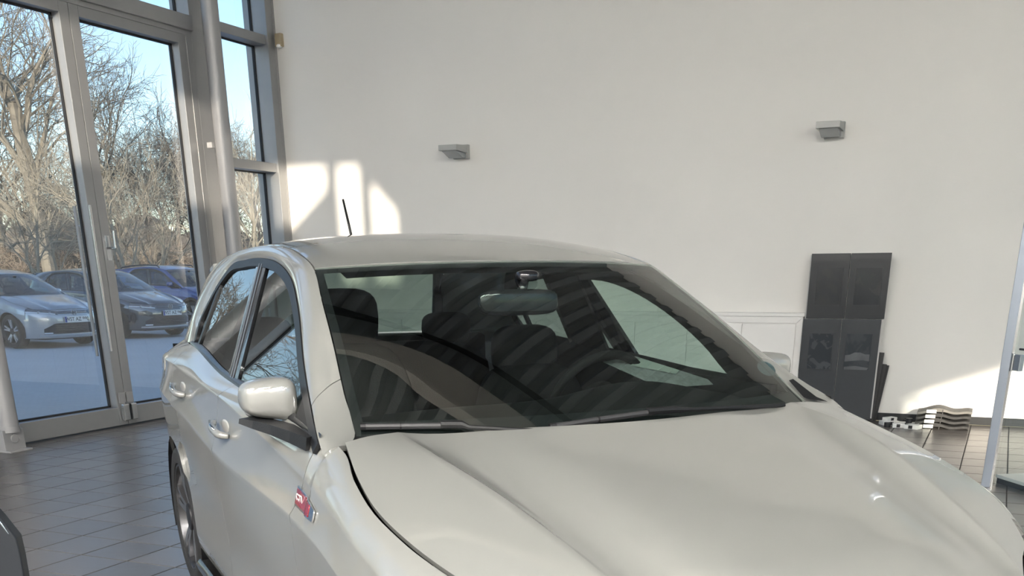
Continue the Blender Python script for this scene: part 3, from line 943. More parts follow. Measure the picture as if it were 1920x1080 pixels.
    for x in (0, 2.55):
        for sgn in (1, -1):
            build_wheel(root, x * Sx[0], sgn * .845 * Sx[1], sgn, M, R=Rw, hero=hero)
            # liner of the wheel arch
            mb = MB(); pts = [(x + .37*math.cos(a), WHEEL_R + .37*math.sin(a)) for a in np.linspace(-.3, math.pi + .3, 16)]
            V = [(px, yy_, pz) for px, pz in pts for yy_ in (.56*sgn, .845*sgn)]
            F = [(2*i, 2*i+2, 2*i+3, 2*i+1) for i in range(15)]
            raw('wheel_liner', V, F, M['rubber'], smooth=False)
            if cladding:
                V = []
                for a in np.linspace(-.1, math.pi + .1, 20):
                    for rr, yy_ in ((.352, .872), (.352, .888), (.405, .886), (.41, .868)):
                        V.append((x + rr*math.cos(a), yy_*sgn, WHEEL_R + rr*math.sin(a)))
                F = [(4*i+e, 4*i+4+e, 4*i+4+(e+1) % 4, 4*i+(e+1) % 4) for i in range(19) for e in range(4)]
                raw('arch_cladding', V, F, M['plastic'], smooth=False)
    # underbody and cabin tub
    mb = MB(); mb.box(-.6, 3.0, -.56, .56, .16, .22); mb.box(.45, 3.05, -.80, .80, .18, .24)
    raw('underbody', mb.v, mb.f, M['rubber'], smooth=False)
    if rails:
        for sgn in (1, -1):
            mb = MB(); mb.tube([(1.25,.585*sgn,1.39),(1.32,.59*sgn,1.435),(1.7,.59*sgn,1.452),(2.3,.585*sgn,1.435),(2.62,.575*sgn,1.405),(2.68,.57*sgn,1.375)], .016, 8)
            raw('roof_rail', mb.v, mb.f, M['chrome'] if False else M['gloss_black'], rf)
    # --- cabin
    ins = M['cabin']
    dash = [[(.33,-.66,.90),(.25,-.35,.915),(.22,0,.92),(.25,.35,.915),(.33,.66,.90)], [(.62,-.70,.93),(.58,-.35,.965),(.56,0,.95),(.58,.35,.945),(.62,.70,.93)],
            [(.80,-.70,.92),(.80,-.36,.985),(.78,0,.94),(.78,.35,.935),(.80,.70,.92)], [(.86,-.70,.86),(.90,-.36,.92),(.84,0,.88),(.84,.35,.87),(.86,.70,.86)], [(.80,-.70,.55),(.80,-.35,.55),(.78,0,.55),(.80,.35,.55),(.80,.70,.55)]]
    pan('dashboard', loft(dash, 30, 20), ins, shrink=0, flange=0)
    mb = MB()
    for sgn in (1, -1):
        mb.box(.5, 2.5, sgn*.70 - .012, sgn*.70 + .012, .22, .985)
    mb.box(.4, 2.9, -.70, .70, .22, .26); mb.box(.36, .40, -.70, .70, .22, .9); mb.box(2.78, 2.82, -.62, .62, .25, .93); mb.box(2.84, 2.86, -.76, .76, .25, 1.03)
    raw('cabin_lining', mb.v, mb.f, ins, smooth=False)
    pan('headliner', roof_grid(16, 15, .035)[:, 1:-1], M['headliner'], shrink=0, flange=0)
    # linings of the pillars and of the roof rail, seen from inside
    inl = [(.72,.968),(.79,.985),(.88,1.075),(1.11,1.21),(1.38,1.28),(1.55,1.286),(1.9,1.286),(2.1,1.265),(2.25,1.20),(2.30,1.12),(2.29,1.06)]
    dl2 = [(x, green_y(z) - .018, z) for x, z in DLO]
    in3 = [(x, green_y(z) - .035, z) for x, z in inl]
    pair('pillar_lining', loft([dl2, in3], 40, 3), ins, shrink=0, flange=0)
    zb3 = np.linspace(.99, 1.32, 6)
    pair('pillar_lining', np.array([[(1.56 + (z - 1.0) * .05, green_y(z) - .03, z), (1.70, green_y(z) - .05, z), (1.86, green_y(z) - .03, z)] for z in zb3]), ins, shrink=0, flange=.012)
    bt3 = [(.70, .965), (.96, .99), (1.38, 1.02), (1.6, 1.032), (1.9, 1.05), (2.3, 1.075)]
    pair('door_top_lining', loft([[(x, green_y(z) - .02, z) for x, z in bt3], [(x, .70, z - .03) for x, z in bt3], [(x, .69, z - .12) for x, z in bt3]], 20, 6), ins, shrink=0, flange=0)
    for sgn in (1, -1):
        dz = 0.0 if sgn > 0 else -.10          # the driver's seat is set low
        def shr(p): return np.array([p[0] + p[2]*.30, p[1], p[2]])
        def shr0(p): return np.array([p[0] + p[2]*.12, p[1] * (1 - .18 * (p[2] / .31)), p[2]])
        V, F = superq((1.50, .36*sgn, .78 + dz), (.075, .25, .31), .45, .55, 24, 12, shr0)
        st = raw('front_seat', V, F, ins)
        V, F = superq((1.20, .36*sgn, .43), (.27, .26, .09), .5, .5, 24, 10); raw('seat_cushion', V, F, ins, st)
        V, F = superq((1.575, .36*sgn, 1.175 + dz*1.4), (.048, .135, .095), .6, .6, 24, 12); raw('headrest', V, F, ins, st)
        for yy_ in (.31, .41):
            mb = MB(); mb.tube([(1.56, yy_*sgn, 1.0 + dz), (1.57, yy_*sgn, 1.12 + dz)], .007, 6)
            raw('headrest_post', mb.v, mb.f, M['chrome'], st)
    V, F = superq((2.42, 0, .76), (.07, .60, .27), .4, .3, 32, 10, lambda p: np.array([p[0] + p[2]*.25, p[1], p[2]]))
    rb = raw('rear_seat', V, F, ins)
    V, F = superq((2.12, 0, .42), (.28, .60, .09), .4, .4, 24, 8); raw('seat_cushion', V, F, ins, rb)
    for yy_ in (-.42, .03, .42):
        V, F = superq((2.52, yy_, 1.075), (.045, .115, .07), .6, .5, 20, 10); raw('headrest', V, F, ins, rb)
    # steering wheel on the car's left
    mb = MB(); cw_ = np.array([1.02, -.37, .90]); ax = np.array([.90, 0, .43]); e1 = np.array([0, 1, 0]); e2 = np.cross(ax, e1)
    mb.tube([tuple(cw_ + .178*(math.cos(a)*e1 + math.sin(a)*e2)) for a in np.linspace(0, 2*math.pi, 33)], .015, 8, cap=False)
    stw = raw('steering_wheel', mb.v, mb.f, ins)
    mb = MB()
    for a in (0, math.pi, -math.pi/2): mb.tube([tuple(cw_ - .03*ax), tuple(cw_ + .17*(math.cos(a)*e1 + math.sin(a)*e2))], [.02, .013], 6)
    mb.tube([tuple(cw_ - .35*ax), tuple(cw_ + .01*ax)], [.04, .075], 16)
    raw('wheel_spokes', mb.v, mb.f, ins, stw)
    # interior mirror
    V, F = superq((.80, .04, 1.235), (.018, .125, .037), .5, .5, 28, 10, lambda p: np.array([p[0] + .10*p[1], p[1], p[2]]))
    im = raw('rear_view_mirror', V, F, M['gloss_black'])
    mb = MB(); mb.tube([(.80, .03, 1.255), (.815, .01, 1.30)], .013, 8); V2, F2 = superq((.82, 0, 1.308), (.03, .035, .016), .7, .7, 14, 8); mb.add(V2, F2)
    raw('mirror_mount', mb.v, mb.f, M['gloss_black'], im)
    return root
# ------------------------------------------------------------------ car materials
def paint_mat(name, col, metal=0.0, rough=.38):
    mt = mat(name, col, rough, metal, noise=.015, nscale=400, coat=1.0, spec=.25)
    mt.node_tree.nodes['Principled BSDF'].inputs['Coat IOR'].default_value = 2.3
    return mt
MC = dict(
    tyre=mat('tyre_rubber', (.018, .018, .019), .75, noise=.2, bump=.2, bscale=120),
    rim_edge=mat('rim_dark', (.10, .10, .105), .3, metal=.8, noise=.05),
    spoke=mat('spoke_machined', (.30, .30, .31), .28, metal=.9, noise=.06),
    dark_metal=mat('dark_metal', (.03, .03, .033), .45, metal=.5, noise=.1),
    gloss_black=mat('piano_black', (.012, .012, .014), .12, noise=.05, coat=.6),
    rubber=mat('window_rubber', (.009, .0095, .011), .38, noise=.1, spec=.4),
    belt=mat('belt_black', (.010, .011, .013), .2, noise=.05),
    plastic=mat('grained_plastic', (.010, .0105, .0115), .5, noise=.1, bump=.1, bscale=300, spec=.35),
    chrome=mat('chrome', (.75, .76, .77), .08, metal=1.0, noise=.02),
    trim_grey=mat('trim_grey', (.22, .225, .23), .3, metal=.6, noise=.05),
    mirror=mat('mirror_glass', (.75, .78, .8), .02, metal=1.0),
    cup=mat('handle_cup', (.40, .385, .35), .35, noise=.05, coat=1.0),
    led=mat('lamp_clear', (.85, .87, .9), .15, noise=.02, coat=.5),
    lens=mat('lamp_lens', (.35, .37, .4), .08, metal=.4, noise=.1, coat=1.0),
    headlight=mat('lamp_housing', (.16, .165, .175), .2, metal=.4, noise=.3, nscale=40, coat=1.0),
    tail_red=mat('tail_lamp', (.18, .008, .01), .15, noise=.1, coat=1.0),
    cabin=mat('cabin_charcoal', (.0045, .0047, .005), .8, noise=.25, nscale=30, bump=.1, bscale=200, spec=.2),
    headliner=mat('headliner_cloth', (.02, .02, .021), .9, noise=.06, nscale=60),
    enamel=mat('screen_enamel', (.008, .009, .010), .5),
    screen_glass=glass_mat('screen_glass', (.72, .82, .78), 1.52),
    side_glass=glass_mat('side_glass', (.74, .88, .80), 1.52),
    rear_glass=glass_mat('rear_glass', (.36, .43, .40), 1.52),
)
M_hero = dict(MC); M_hero['paint'] = paint_mat('paint_pale_grey', (.235, .237, .224))
CAR_LOC = (-.6918, 2.4929, 0.0); CAR_RZ = 2.44169
hero = build_car('hatchback_car', 'pale grey-white five-door hatchback parked diagonally in the showroom', 'car', CAR_LOC, CAR_RZ, M_hero, hero=True)
# ------------------------------------------------------------------ small things in the hall
def dirpt(px, py):
    v = np.array([(px - 960) / 1920, 1, -(py - 1280) / 1920]); return RM @ v
def on_plane(px, py, n, c):
    d = dirpt(px, py); n = np.array(n, float); o_ = np.array([0, 0, CAM_H])
    return o_ + (c - n @ o_) / (n @ d) * d

# two wall lamps on the back wall
m_lampgrey = mat('lamp_grey', (.42, .425, .41), .45, metal=.1, noise=.05)
m_lens = mat('lamp_prism', (.30, .32, .33), .25, noise=.1, coat=.6)
def wall_lamp(x, lab):
    t = empty('wall_lamp', (x, WY, 2.33), 0, lab, 'wall lamp', 'wall lamps')
    MB().box(-.165, 0, -.045, 0, 0, .125).build('back_plate', m_lampgrey, t, bevel=.004)
    MB().prism([(-.285, .058), (-.285, .106), (-.045, .118), (-.045, .05)], 'x', -.200, -.004).build('lamp_head', m_lampgrey, t, bevel=.003)
    MB().prism([(-.265, .056), (-.05, .05), (-.05, .006), (-.11, .004)], 'x', -.178, -.022).build('lens', m_lens, t, bevel=.003)
    return t
wall_lamp(-5.05, 'small grey box-shaped wall lamp above the roof of the pale car')
wall_lamp(-1.475, 'small grey box-shaped wall lamp above the dark display panels')
# small sensor in the corner
t = empty('corner_sensor', (-7.19, WY, 3.43), 0, 'small beige sensor box high on the wall beside the glazing', 'sensor')
m_beige = mat('aged_plastic', (.42, .34, .22), .45, noise=.08)
MB().box(-.04, .04, -.05, 0, .02, .14).build('housing', m_beige, t, bevel=.010)
V, F = superq((.0, -.035, .025), (.03, .025, .02), .8, .8, 16, 8)
mobj('lens', V, F, m_white, t, True)

# low built-in cabinet along the back wall
CF = WY - .10
cab = empty('wall_cabinet', (0, 0, 0), 0, 'long low white built-in cabinet along the back wall', 'cabinet')
x_r, x_l = -1.66, -7.0
MB().box(x_l, x_r, CF, WY, 0, .905).build('body', m_white, cab)
MB().box(x_l, x_r + .012, CF - .018, WY, .895, .925).build('worktop', m_white, cab, bevel=.004)
MB().prism([(x_r, .0), (x_r, .893), (x_r - .055, .835), (x_r - .055, .0)], 'y', CF - .014, CF).build('side_frame', m_white, cab, bevel=.002)
MB().prism([(x_l, .893), (x_r - .002, .893), (x_r - .057, .838), (x_l, .838)], 'y', CF - .014, CF).build('top_frame', m_white, cab, bevel=.002)
xs_ = [x_r - .06] + [-2.21 - .52 * i for i in range(9)]
for i in range(len(xs_) - 1):
    b_, a_ = xs_[i] - .003, xs_[i+1] + .003
    if i % 3 == 1:
        MB().box(a_, b_, CF - .012, CF, .632, .83).build('drawer', m_white, cab, bevel=.002)
        MB().box(a_, b_, CF - .012, CF, .08, .626).build('door', m_white, cab, bevel=.002)
    else:
        MB().box(a_, b_, CF - .012, CF, .08, .83).build('door', m_white, cab, bevel=.002)

# dark display panels standing against the wall
def print_mat(name, base, marks, sc, lo, hi):
    mt = mat(name, base, .25, noise=.0, coat=.4)
    nt = mt.node_tree; n, l = nt.nodes, nt.links; b = n['Principled BSDF']
    tc = n.new('ShaderNodeTexCoord'); nz = n.new('ShaderNodeTexNoise'); nz.inputs['Scale'].default_value = sc; nz.inputs['Detail'].default_value = 4; nz.inputs['Distortion'].default_value = 1.5
    l.new(tc.outputs['Object'], nz.inputs['Vector'])
    r = n.new('ShaderNodeValToRGB'); r.color_ramp.elements[0].position = lo; r.color_ramp.elements[1].position = hi
    r.color_ramp.elements[0].color = (*base, 1); r.color_ramp.elements[1].color = (*marks, 1)
    l.new(nz.outputs['Fac'], r.inputs['Fac']); l.new(r.outputs[0], b.inputs['Base Color'])
    return mt
m_pblack = mat('panel_black', (.010, .014, .019), .35, noise=.1, coat=.2)
m_pgrey = mat('panel_graphite', (.026, .032, .039), .38, noise=.1, coat=.2)
pr = [print_mat('print_a', (.017, .021, .026), (.024, .027, .030), 6, .45, .6), print_mat('print_b', (.018, .022, .027), (.032, .036, .038), 5, .5, .62),
      print_mat('print_c', (.026, .032, .039), (.06, .068, .078), 9, .56, .60), print_mat('print_d', (.032, .039, .046), (.05, .058, .066), 5, .5, .6)]
PY_ = WY - .135
st = empty('display_panel_stand', (-1.315, PY_, 0), 0, 'tall dark stand of four panels with framed pictures against the back wall', 'display stand')
def board(x0, x1, z0, z1, m_, pm, win, dx=0, dep=.0):
    o = MB().box(x0, x1, -.02, .0, z0, z1).build('panel', m_, st, bevel=.002); o.location = (dx, dep, 0)
    wx0, wx1, wz0, wz1 = win
    MB().box(wx0, wx1, -.0225, -.02, wz0, wz1).build('picture', pm, o)
    mb = MB()
    for a, b, c, d in ((wx0 - .006, wx0, wz0, wz1), (wx1, wx1 + .006, wz0, wz1), (wx0 - .006, wx1 + .006, wz0 - .006, wz0), (wx0 - .006, wx1 + .006, wz1, wz1 + .006)): mb.box(a, b, -.025, -.02, c, d)
    mb.build('picture_edge', m_, o)
    return o
board(-.335, -.003, .884, 1.42, m_pblack, pr[0], (-.27, -.055, 1.00, 1.30), .02)
board(.003, .335, .884, 1.42, m_pblack, pr[1], (.06, .275, 1.00, 1.30), .02)
board(-.335, -.003, .02, .878, m_pgrey, pr[2], (-.265, -.06, .45, .755))
o4 = board(.003, .335, .02, .878, m_pgrey, pr[3], (.055, .275, .45, .755))
m_pale = mat('print_pale', (.12, .13, .14), .3, noise=.5, nscale=9, coat=.4)
cl_ = [(.06, .52), (.06, .575), (.10, .58), (.14, .60), (.19, .60), (.23, .585), (.27, .585), (.27, .525), (.22, .535), (.15, .53)]
MB().prism(cl_, 'y', -.0228, -.0225).build('picture_shape', m_pale, o4)
MB().prism([(.06, .452), (.06, .475), (.16, .485), (.27, .47), (.26, .452)], 'y', -.0228, -.0225).build('picture_shape', m_pale, o4)
MB().box(-.337, .337, .001, .012, .03, 1.41).build('backing', mat('panel_backing', (.55, .55, .54), .5), st).location = (.01, 0, 0)
# further boards leaning behind the stand
for i, (x0, tl, h_) in enumerate(((-.955, .028, .60), (-.945, .050, .50), (-.935, .058, .49))):
    o = MB().box(-.30, 0, -.006, .006, 0, h_).build('leaning_board', m_black, None, bevel=.002)
    o.location = (x0 - .0, WY - .10 + .028 * i, .0); o.rotation_euler = (0, math.atan(tl / h_), 0)
    tag(o, ('taller thin black board leaning behind the dark panel stand', 'middle thin black board leaning behind the dark panel stand', 'outermost thin black board leaning behind the dark panel stand')[i], 'board', 'boards leaning behind the stand')

# stack of four wavy sample slabs with white stickers
m_slab = mat('slab_grey', (.05, .05, .05), .8, noise=.3, nscale=30, bump=.3, bscale=60)
m_slabtop = mat('slab_top', (.20, .195, .18), .8, noise=.25, nscale=25, bump=.2, bscale=60)
m_sticker = mat('sticker', (.85, .84, .80), .5)
names4 = ('lowest', 'second lowest', 'second highest', 'topmost')
for i in range(4):
    z0 = .012 + i * .042
    t = empty('roof_tile_sample', (-.365 + .004 * i, 9.90, z0), 0.02, '%s grey wavy slab of the stack by the wall' % names4[i], 'slab', 'stacked wavy slabs')
    xs4 = np.linspace(-.22, .22, 23)
    wv = lambda x: .012 * math.cos((x + .06) * 2 * math.pi / .27) + (.016 - .20 * abs(x + .02) ** 2 * 2)
    V = []; F = []
    for x in xs4:
        zt = wv(x)
        for yy_ in (-.13, .13): V += [(x, yy_, zt + .010), (x, yy_, min(zt, .016) - .010)]
    for k in range(22):
        a = 4 * k
        F += [(a, a+4, a+6, a+2), (a+1, a+3, a+7, a+5), (a, a+1, a+5, a+4), (a+2, a+6, a+7, a+3)]
    F += [(0, 2, 3, 1), (88, 89, 91, 90)]
    o = mobj('slab', V, F, m_slabtop if i == 3 else m_slab, t, True, None, 35)
    MB().box(-.145, -.065, -.134, -.130, -.006, .022).build('sticker', m_sticker, t)
    MB().box(-.018, -.012, -.1335, -.130, -.012, .026).build('strap', m_black, t)

# small white boxes beside the stack
m_box = mat('white_card', (.80, .80, .78), .55, noise=.04)
bx_ = [((-.80, 9.90), (.075, .05, .035), .5, 0, 'flat white box lying nearest the dark panel stand'), ((-.71, 9.76), (.05, .04, .035), .15, 0, 'small white box in front of the other small boxes'), ((-.585, 9.72), (.06, .05, .035), -.35, 0, 'small white box at the corner nearest the slab stack'),
       ((-.64, 9.90), (.09, .04, .028), -.1, .0, 'long pale box lying behind the small white boxes'), ((-.80, 9.90), (.055, .035, .03), .9, .0355, 'tilted white box on top of the pile')]
for (xy, sz, rz_, z0, lab) in bx_:
    t = empty('small_box', (*xy, z0), rz_, lab, 'box', 'small white boxes on the floor')
    MB().box(-sz[0], sz[0], -sz[1], sz[1], 0, sz[2]).build('carton', m_box, t, bevel=.003)
    MB().box(-sz[0] * .35, sz[0] * .25, -sz[1] - .0008, -sz[1], .004, sz[2] - .004).build('print', m_black, t)
for (x_, y_, lab) in ((-.545, 10.02, 'black cup-shaped cap on the floor behind the stacked slabs'), (-.47, 10.05, 'black cap on the floor close to the skirting')):
    mb = MB(); mb.tube([(0, 0, 0), (0, 0, .05), (0, 0, .055)], [.028, .034, .030], 16)
    o = mb.build('plastic_cap', m_black, None, smooth=True); o.location = (x_, y_, 0); tag(o, lab, 'cap', 'black caps on the floor')
for kk in range(4):
    a = MB(); a.tube([(0, 0, 0), (0, 0, .04)], [.026, .028], 12)
    o = a.build('plastic_cap', m_black, None, smooth=True)
    xx, yy_, zz_ = ((-.80, 9.74, .0), (-.63, 9.80, .036), (-.655, 9.985, .0), (-.56, 9.93, .0))[kk]
    o.location = (xx, yy_, zz_)
    tag(o, ('black cap on the floor before the white boxes', 'black cap standing on a small white box', 'black cap at the wall behind the white boxes', 'black cap between the white boxes and the slabs')[kk], 'cap', 'black caps on the floor')

# glass partition with steel post on the right
m_post = mat('post_bluegrey', (.30, .34, .40), .35, metal=.5, noise=.04)
m_pg = glass_mat('partition_glass', (.80, .86, .85), 1.5)
gp = empty('glass_partition', (.02, 7.24, 0), 0, 'clear glass partition with slim steel post at the right edge', 'partition')
MB().box(0, .052, -.03, .03, 0, 3.0).build('post', m_post, gp, bevel=.003)
MB().box(.052, .066, -.012, .012, .0, 3.0).build('seal', m_chrome, gp)
gd_ = np.array([.57, -.82]); L_ = .95      # the glass leaf stands open towards the camera
lf = lambda u, z, w=0.0: (.066 + gd_[0]*u + gd_[1]*-w, gd_[1]*u + gd_[0]*w, z)
mobj('pane', [lf(0, .01), lf(L_, .01), lf(L_, 2.9), lf(0, 2.9)], [(0, 1, 2, 3)], m_pg, gp)
def bar_on(u0, u1, z0, z1, w0, w1, nm, m_, par):
    V = [lf(u, z, w) for u in (u0, u1) for w in (w0, w1) for z in (z0, z1)]
    return MB().add(V, [(0, 1, 3, 2), (4, 6, 7, 5), (0, 4, 5, 1), (2, 3, 7, 6), (0, 2, 6, 4), (1, 5, 7, 3)]).build(nm, m_, par, bevel=.003)
h_ = bar_on(.0, .085, .72, .815, -.015, .015, 'hinge', m_chrome, gp)
MB().tube([(.062, -.022, .715), (.062, -.022, .82)], .009, 10).build('hinge_pin', m_chrome, h_, smooth=True)
bar_on(.03, L_, .838, .850, .006, .018, 'cross_rail', m_black, gp)
# low white platform behind the glass
pf = empty('floor_platform', (0, 0, 0), 0, 'low white platform with dark edge standing behind the glass partition', 'platform')
poly = [(.10, 7.40), (.70, 6.50), (2.0, 7.2), (1.6, 8.0), (.36, 7.56)]
MB().prism(poly, 'z', .035, .055).build('top', m_white, pf)
MB().prism([(x * .98 + .012, y * .985 + .11) for x, y in poly], 'z', .0, .035).build('edge', m_black, pf)

# made-up dark stand in place of a car's corner, close to the camera, bottom left: its top corner and right edge reach into the picture
sd = empty('car_corner_standin', (0, 0, 0), 0, 'charcoal stand with slanted corner at the lower left edge', 'stand')
m_char = mat('charcoal', (.016, .020, .026), .4, noise=.1, coat=.1)
SN, SC = np.array([.55, -.83, 0]), 0.0
p0 = on_plane(31, 1010, (0, 0, 1), .70)
SC = float(SN @ p0)
out = [on_plane(px, py, SN, SC) for px, py in ((-60, 905), (0, 971), (31, 1010), (39, 1045), (46, 1085), (52, 1130))]
foot = [(out[-1][0], out[-1][1], 0.0)]
front = [tuple(p) for p in out] + foot + [(out[0][0] - .25 * .83, out[0][1] - .25 * .55, 0.0), (out[0][0] - .25 * .83, out[0][1] - .25 * .55, out[0][2] + .02)]
back = [(p[0] - SN[0] * .05, p[1] - SN[1] * .05, p[2]) for p in front]
nf = len(front)
mb = MB().add(front + back, [tuple(range(nf)), tuple(range(2*nf - 1, nf - 1, -1))] + [(i, i + nf, (i+1) % nf + nf, (i+1) % nf) for i in range(nf)])
mb.build('body', m_char, sd, bevel=.006, segs=3)
e_ = [on_plane(px, py, SN, SC + .003) for px, py in ((-60, 922), (-10, 966), (3, 983), (16, 1001))]
mb = MB().tube([tuple(p) for p in e_], [.003, .0025, .0025, .0008], 6); mb.build('edge_glint', m_chrome, sd)  # chrome strip modelling the white glint along the edge
# ------------------------------------------------------------------ fittings of the showroom car that only this car has
def car_hit(px, py, n, c):
    d = dirpt(px, py); ca, sa = math.cos(CAR_RZ), math.sin(CAR_RZ)
    dl_ = np.array([d[0]*ca + d[1]*sa, -d[0]*sa + d[1]*ca, d[2]])
    ox, oy = -CAR_LOC[0], -CAR_LOC[1]
    co = np.array([ox*ca + oy*sa, -ox*sa + oy*ca, CAM_H])
    n = np.array(n, float); return co + (c - n @ co) / (n @ dl_) * dl_
# fender badge on the car's right: red field, chrome tip, three letters
m_red = mat('badge_red', (.22, .012, .022), .25, noise=.05, coat=.8)
bg_u = np.linspace(0, 1, 14)
def badge_grid(x0, x1, r0, r1, out):
    G = np.zeros((14, 5, 3))
    for i, u in enumerate(bg_u):
        for j in range(5):
            x = x0 + (x1 - x0) * u
            # the field tapers to the front
            ra = r0 + (r1 - r0) * .5 + (j / 4 - .5) * (r1 - r0) * (1 - .55 * ((.40 - x) / .20) ** 2)
            G[i, j] = side_col(x, .2, [1 + ra])[0]
    return G
for mir in (False, True):
    bd = panel('fender_badge', badge_grid(.408, .222, .30, .78, 0), M_hero['chrome'], hero, shrink=0, flange=.004, out=.006, mirror=mir)
    panel('badge_field', badge_grid(.404, .262, .36, .72, 0), m_red, bd, shrink=0, flange=.002, out=.0075, mirror=mir)
pt = side_col(.368, .2, [1.54])[0]
mt_ = Matrix(((-1, 0, 0, pt[0]), (0, 0, 1, pt[1] + .0088), (0, 1, 0, pt[2]), (0, 0, 0, 1)))
text_mesh('badge_letters', 'GTI', .036, m_white, hero.children[-2] if False else [c for c in hero.children if c.name.startswith('fender_badge')][0], mt_, .0006)
# filler flap on the right rear quarter
panel('filler_flap', np.array([[side_col(x, .2, [r])[0] for r in np.linspace(1.62, 2.25, 7)] for x in np.linspace(2.60, 2.76, 7)]), M_hero['paint'], hero, shrink=.004, flange=.004, out=.003)
# wipers
def on_ws(px, py, off=.0):
    best = None
    # march to the windscreen surface
    p = car_hit(px, py, (-.545, 0, 1), .957 - .545 * .2)
    for _ in range(6):
        t_ = np.clip((p[2] - .945) / (1.349 - .945), 0, 1)
        e = spline(RAIL_A[:5], None, [t_])[0][1]; q_ = np.clip(p[1] / e, -1, 1)
        w_ = ws_point(t_, q_); c_ = -.545 * w_[0] + w_[2]
        p = car_hit(px, py, (-.545, 0, 1), c_ + off)
    return p
m_blade = mat('wiper_grey', (.035, .035, .037), .5, noise=.1)
def wiper(pts_blade, pts_arm, nm):
    P_ = [on_ws(*q, .010) for q in pts_blade]
    mb = MB(); mb.tube(P_, .0075, 8); bl = mb.build('wiper_blade', m_blade, hero, smooth=True)
    Q_ = [on_ws(*q, .014) for q in pts_arm]
    mb = MB(); mb.tube(Q_, [.010, .010] + [.006] * (len(Q_) - 2), 8); mb.build('wiper_arm', M_hero['plastic'], bl, smooth=True)
    mb = MB(); mb.tube([P_[0], P_[0] + (P_[1] - P_[0]) * .3], .0085, 8); mb.build('blade_end', M_hero['plastic'], bl, smooth=True)
    k_ = len(P_) // 2
    mb = MB(); mb.tube([P_[k_], P_[k_] + (P_[k_+1] - P_[k_]) * .06], .009, 8); mb.build('blade_clip', M_hero['plastic'], bl, smooth=True)
wiper([(676, 800), (710, 799.5), (750, 799), (790, 798.5), (832, 798)], [(826, 796), (866, 796), (880, 801), (965, 806), (1010, 808)], 'right')
wiper([(1030, 800), (1070, 795), (1120, 787), (1170, 780), (1222, 773)], [(1214, 771), (1262, 768), (1290, 768), (1400, 763), (1470, 760)], 'left')
# price sheets on the dashboard top, driver's side
m_sheet = mat('printed_sheet', (.20, .22, .22), .5, noise=.4, nscale=60)
sh = [car_hit(*q, (-.42, 0, 1), .965 - .42*.81) for q in ((1131, 678), (1192, 668), (1352, 719), (1240, 727))]
t = empty('price_sheet', CAR_LOC, CAR_RZ, 'printed sheet in a clear sleeve lying on the dashboard of the pale car', 'sheet')
mobj('paper', [tuple(p) for p in sh] + [tuple(p - np.array([0, 0, .002])) for p in sh], [(0, 1, 2, 3), (7, 6, 5, 4), (0, 4, 5, 1), (1, 5, 6, 2), (2, 6, 7, 3), (3, 7, 4, 0)], m_sheet, t)
c4 = [sh[0] * .55 + sh[1] * .2 + sh[2] * .1 + sh[3] * .15, sh[1] * .8 + sh[2] * .1 + sh[0] * .1, sh[1] * .45 + sh[2] * .5 + sh[3] * .05, sh[2] * .45 + sh[3] * .2 + sh[0] * .1 + sh[1] * .25]
mobj('leaflet', [tuple(p + np.array([0, 0, .004])) for p in c4], [(0, 1, 2, 3)], mat('leaflet_green', (.28, .33, .30), .4, noise=.1), t)
# round green-blue sticker inside the screen
sc = on_ws(1437, 691, -.006)
V = []; ax1 = np.array([.25, -.92, .1]); ax1 /= np.linalg.norm(ax1); ax2 = np.array([.83, .0, .5]); ax2 /= np.linalg.norm(ax2)
V = [tuple(sc)] + [tuple(sc + .036 * (math.cos(a) * ax1 + math.sin(a) * ax2)) for a in np.linspace(0, 2*math.pi, 24, endpoint=False)]
mobj('screen_sticker', V, [(0, 1 + i, 1 + (i + 1) % 24) for i in range(24)], mat('sticker_bluegreen', (.05, .09, .10), .4, noise=.5, nscale=60), hero)

# ------------------------------------------------------------------ outdoors
OZ = -.08
m_pave = mat('block_paving', (.60, .60, .59), .75, noise=.3, nscale=.9, bump=.25, bscale=14, color2=(.52, .52, .51))
nt = m_pave.node_tree; n_, l_ = nt.nodes, nt.links
br = n_.new('ShaderNodeTexBrick'); br.inputs['Scale'].default_value = 5.0; br.inputs['Mortar Size'].default_value = .012
br.inputs['Color1'].default_value = (.60, .60, .59, 1); br.inputs['Color2'].default_value = (.55, .55, .54, 1); br.inputs['Mortar'].default_value = (.38, .38, .38, 1)
mixc = n_.new('ShaderNodeMix'); mixc.data_type = 'RGBA'; mixc.inputs[0].default_value = .5
tc_ = n_.new('ShaderNodeTexCoord'); l_.new(tc_.outputs['Object'], br.inputs['Vector'])
bs = n_['Principled BSDF']; src = bs.inputs['Base Color'].links[0].from_socket
l_.new(src, mixc.inputs[6]); l_.new(br.outputs['Color'], mixc.inputs[7]); l_.new(mixc.outputs[2], bs.inputs['Base Color'])
pv = mobj('pavement', [(-32, -60, OZ), (-7.49, -60, OZ), (-7.49, 60, OZ), (-32, 60, OZ)], [(0, 1, 2, 3)], m_pave); tag(pv, kind='structure')
m_lawn = mat('winter_lawn', (.13, .12, .055), .9, noise=.4, nscale=.6, bump=.4, bscale=6, color2=(.10, .085, .05))
lw_ = mobj('lawn', [(-260, -200, OZ - .02), (-31.9, -200, OZ - .02), (-31.9, 260, OZ - .02), (-260, 260, OZ - .02)], [(0, 1, 2, 3)], m_lawn); tag(lw_, kind='structure')
gd = mobj('ground', [(-32, 11, OZ - .03), (200, 11, OZ - .03), (200, 260, OZ - .03), (-32, 260, OZ - .03)], [(0, 1, 2, 3)], m_lawn); tag(gd, kind='structure')
gs = mobj('ground', [(-32, -200, OZ - .03), (200, -200, OZ - .03), (200, -4.2, OZ - .03), (-32, -4.2, OZ - .03)], [(0, 1, 2, 3)], m_pave); tag(gs, kind='structure')
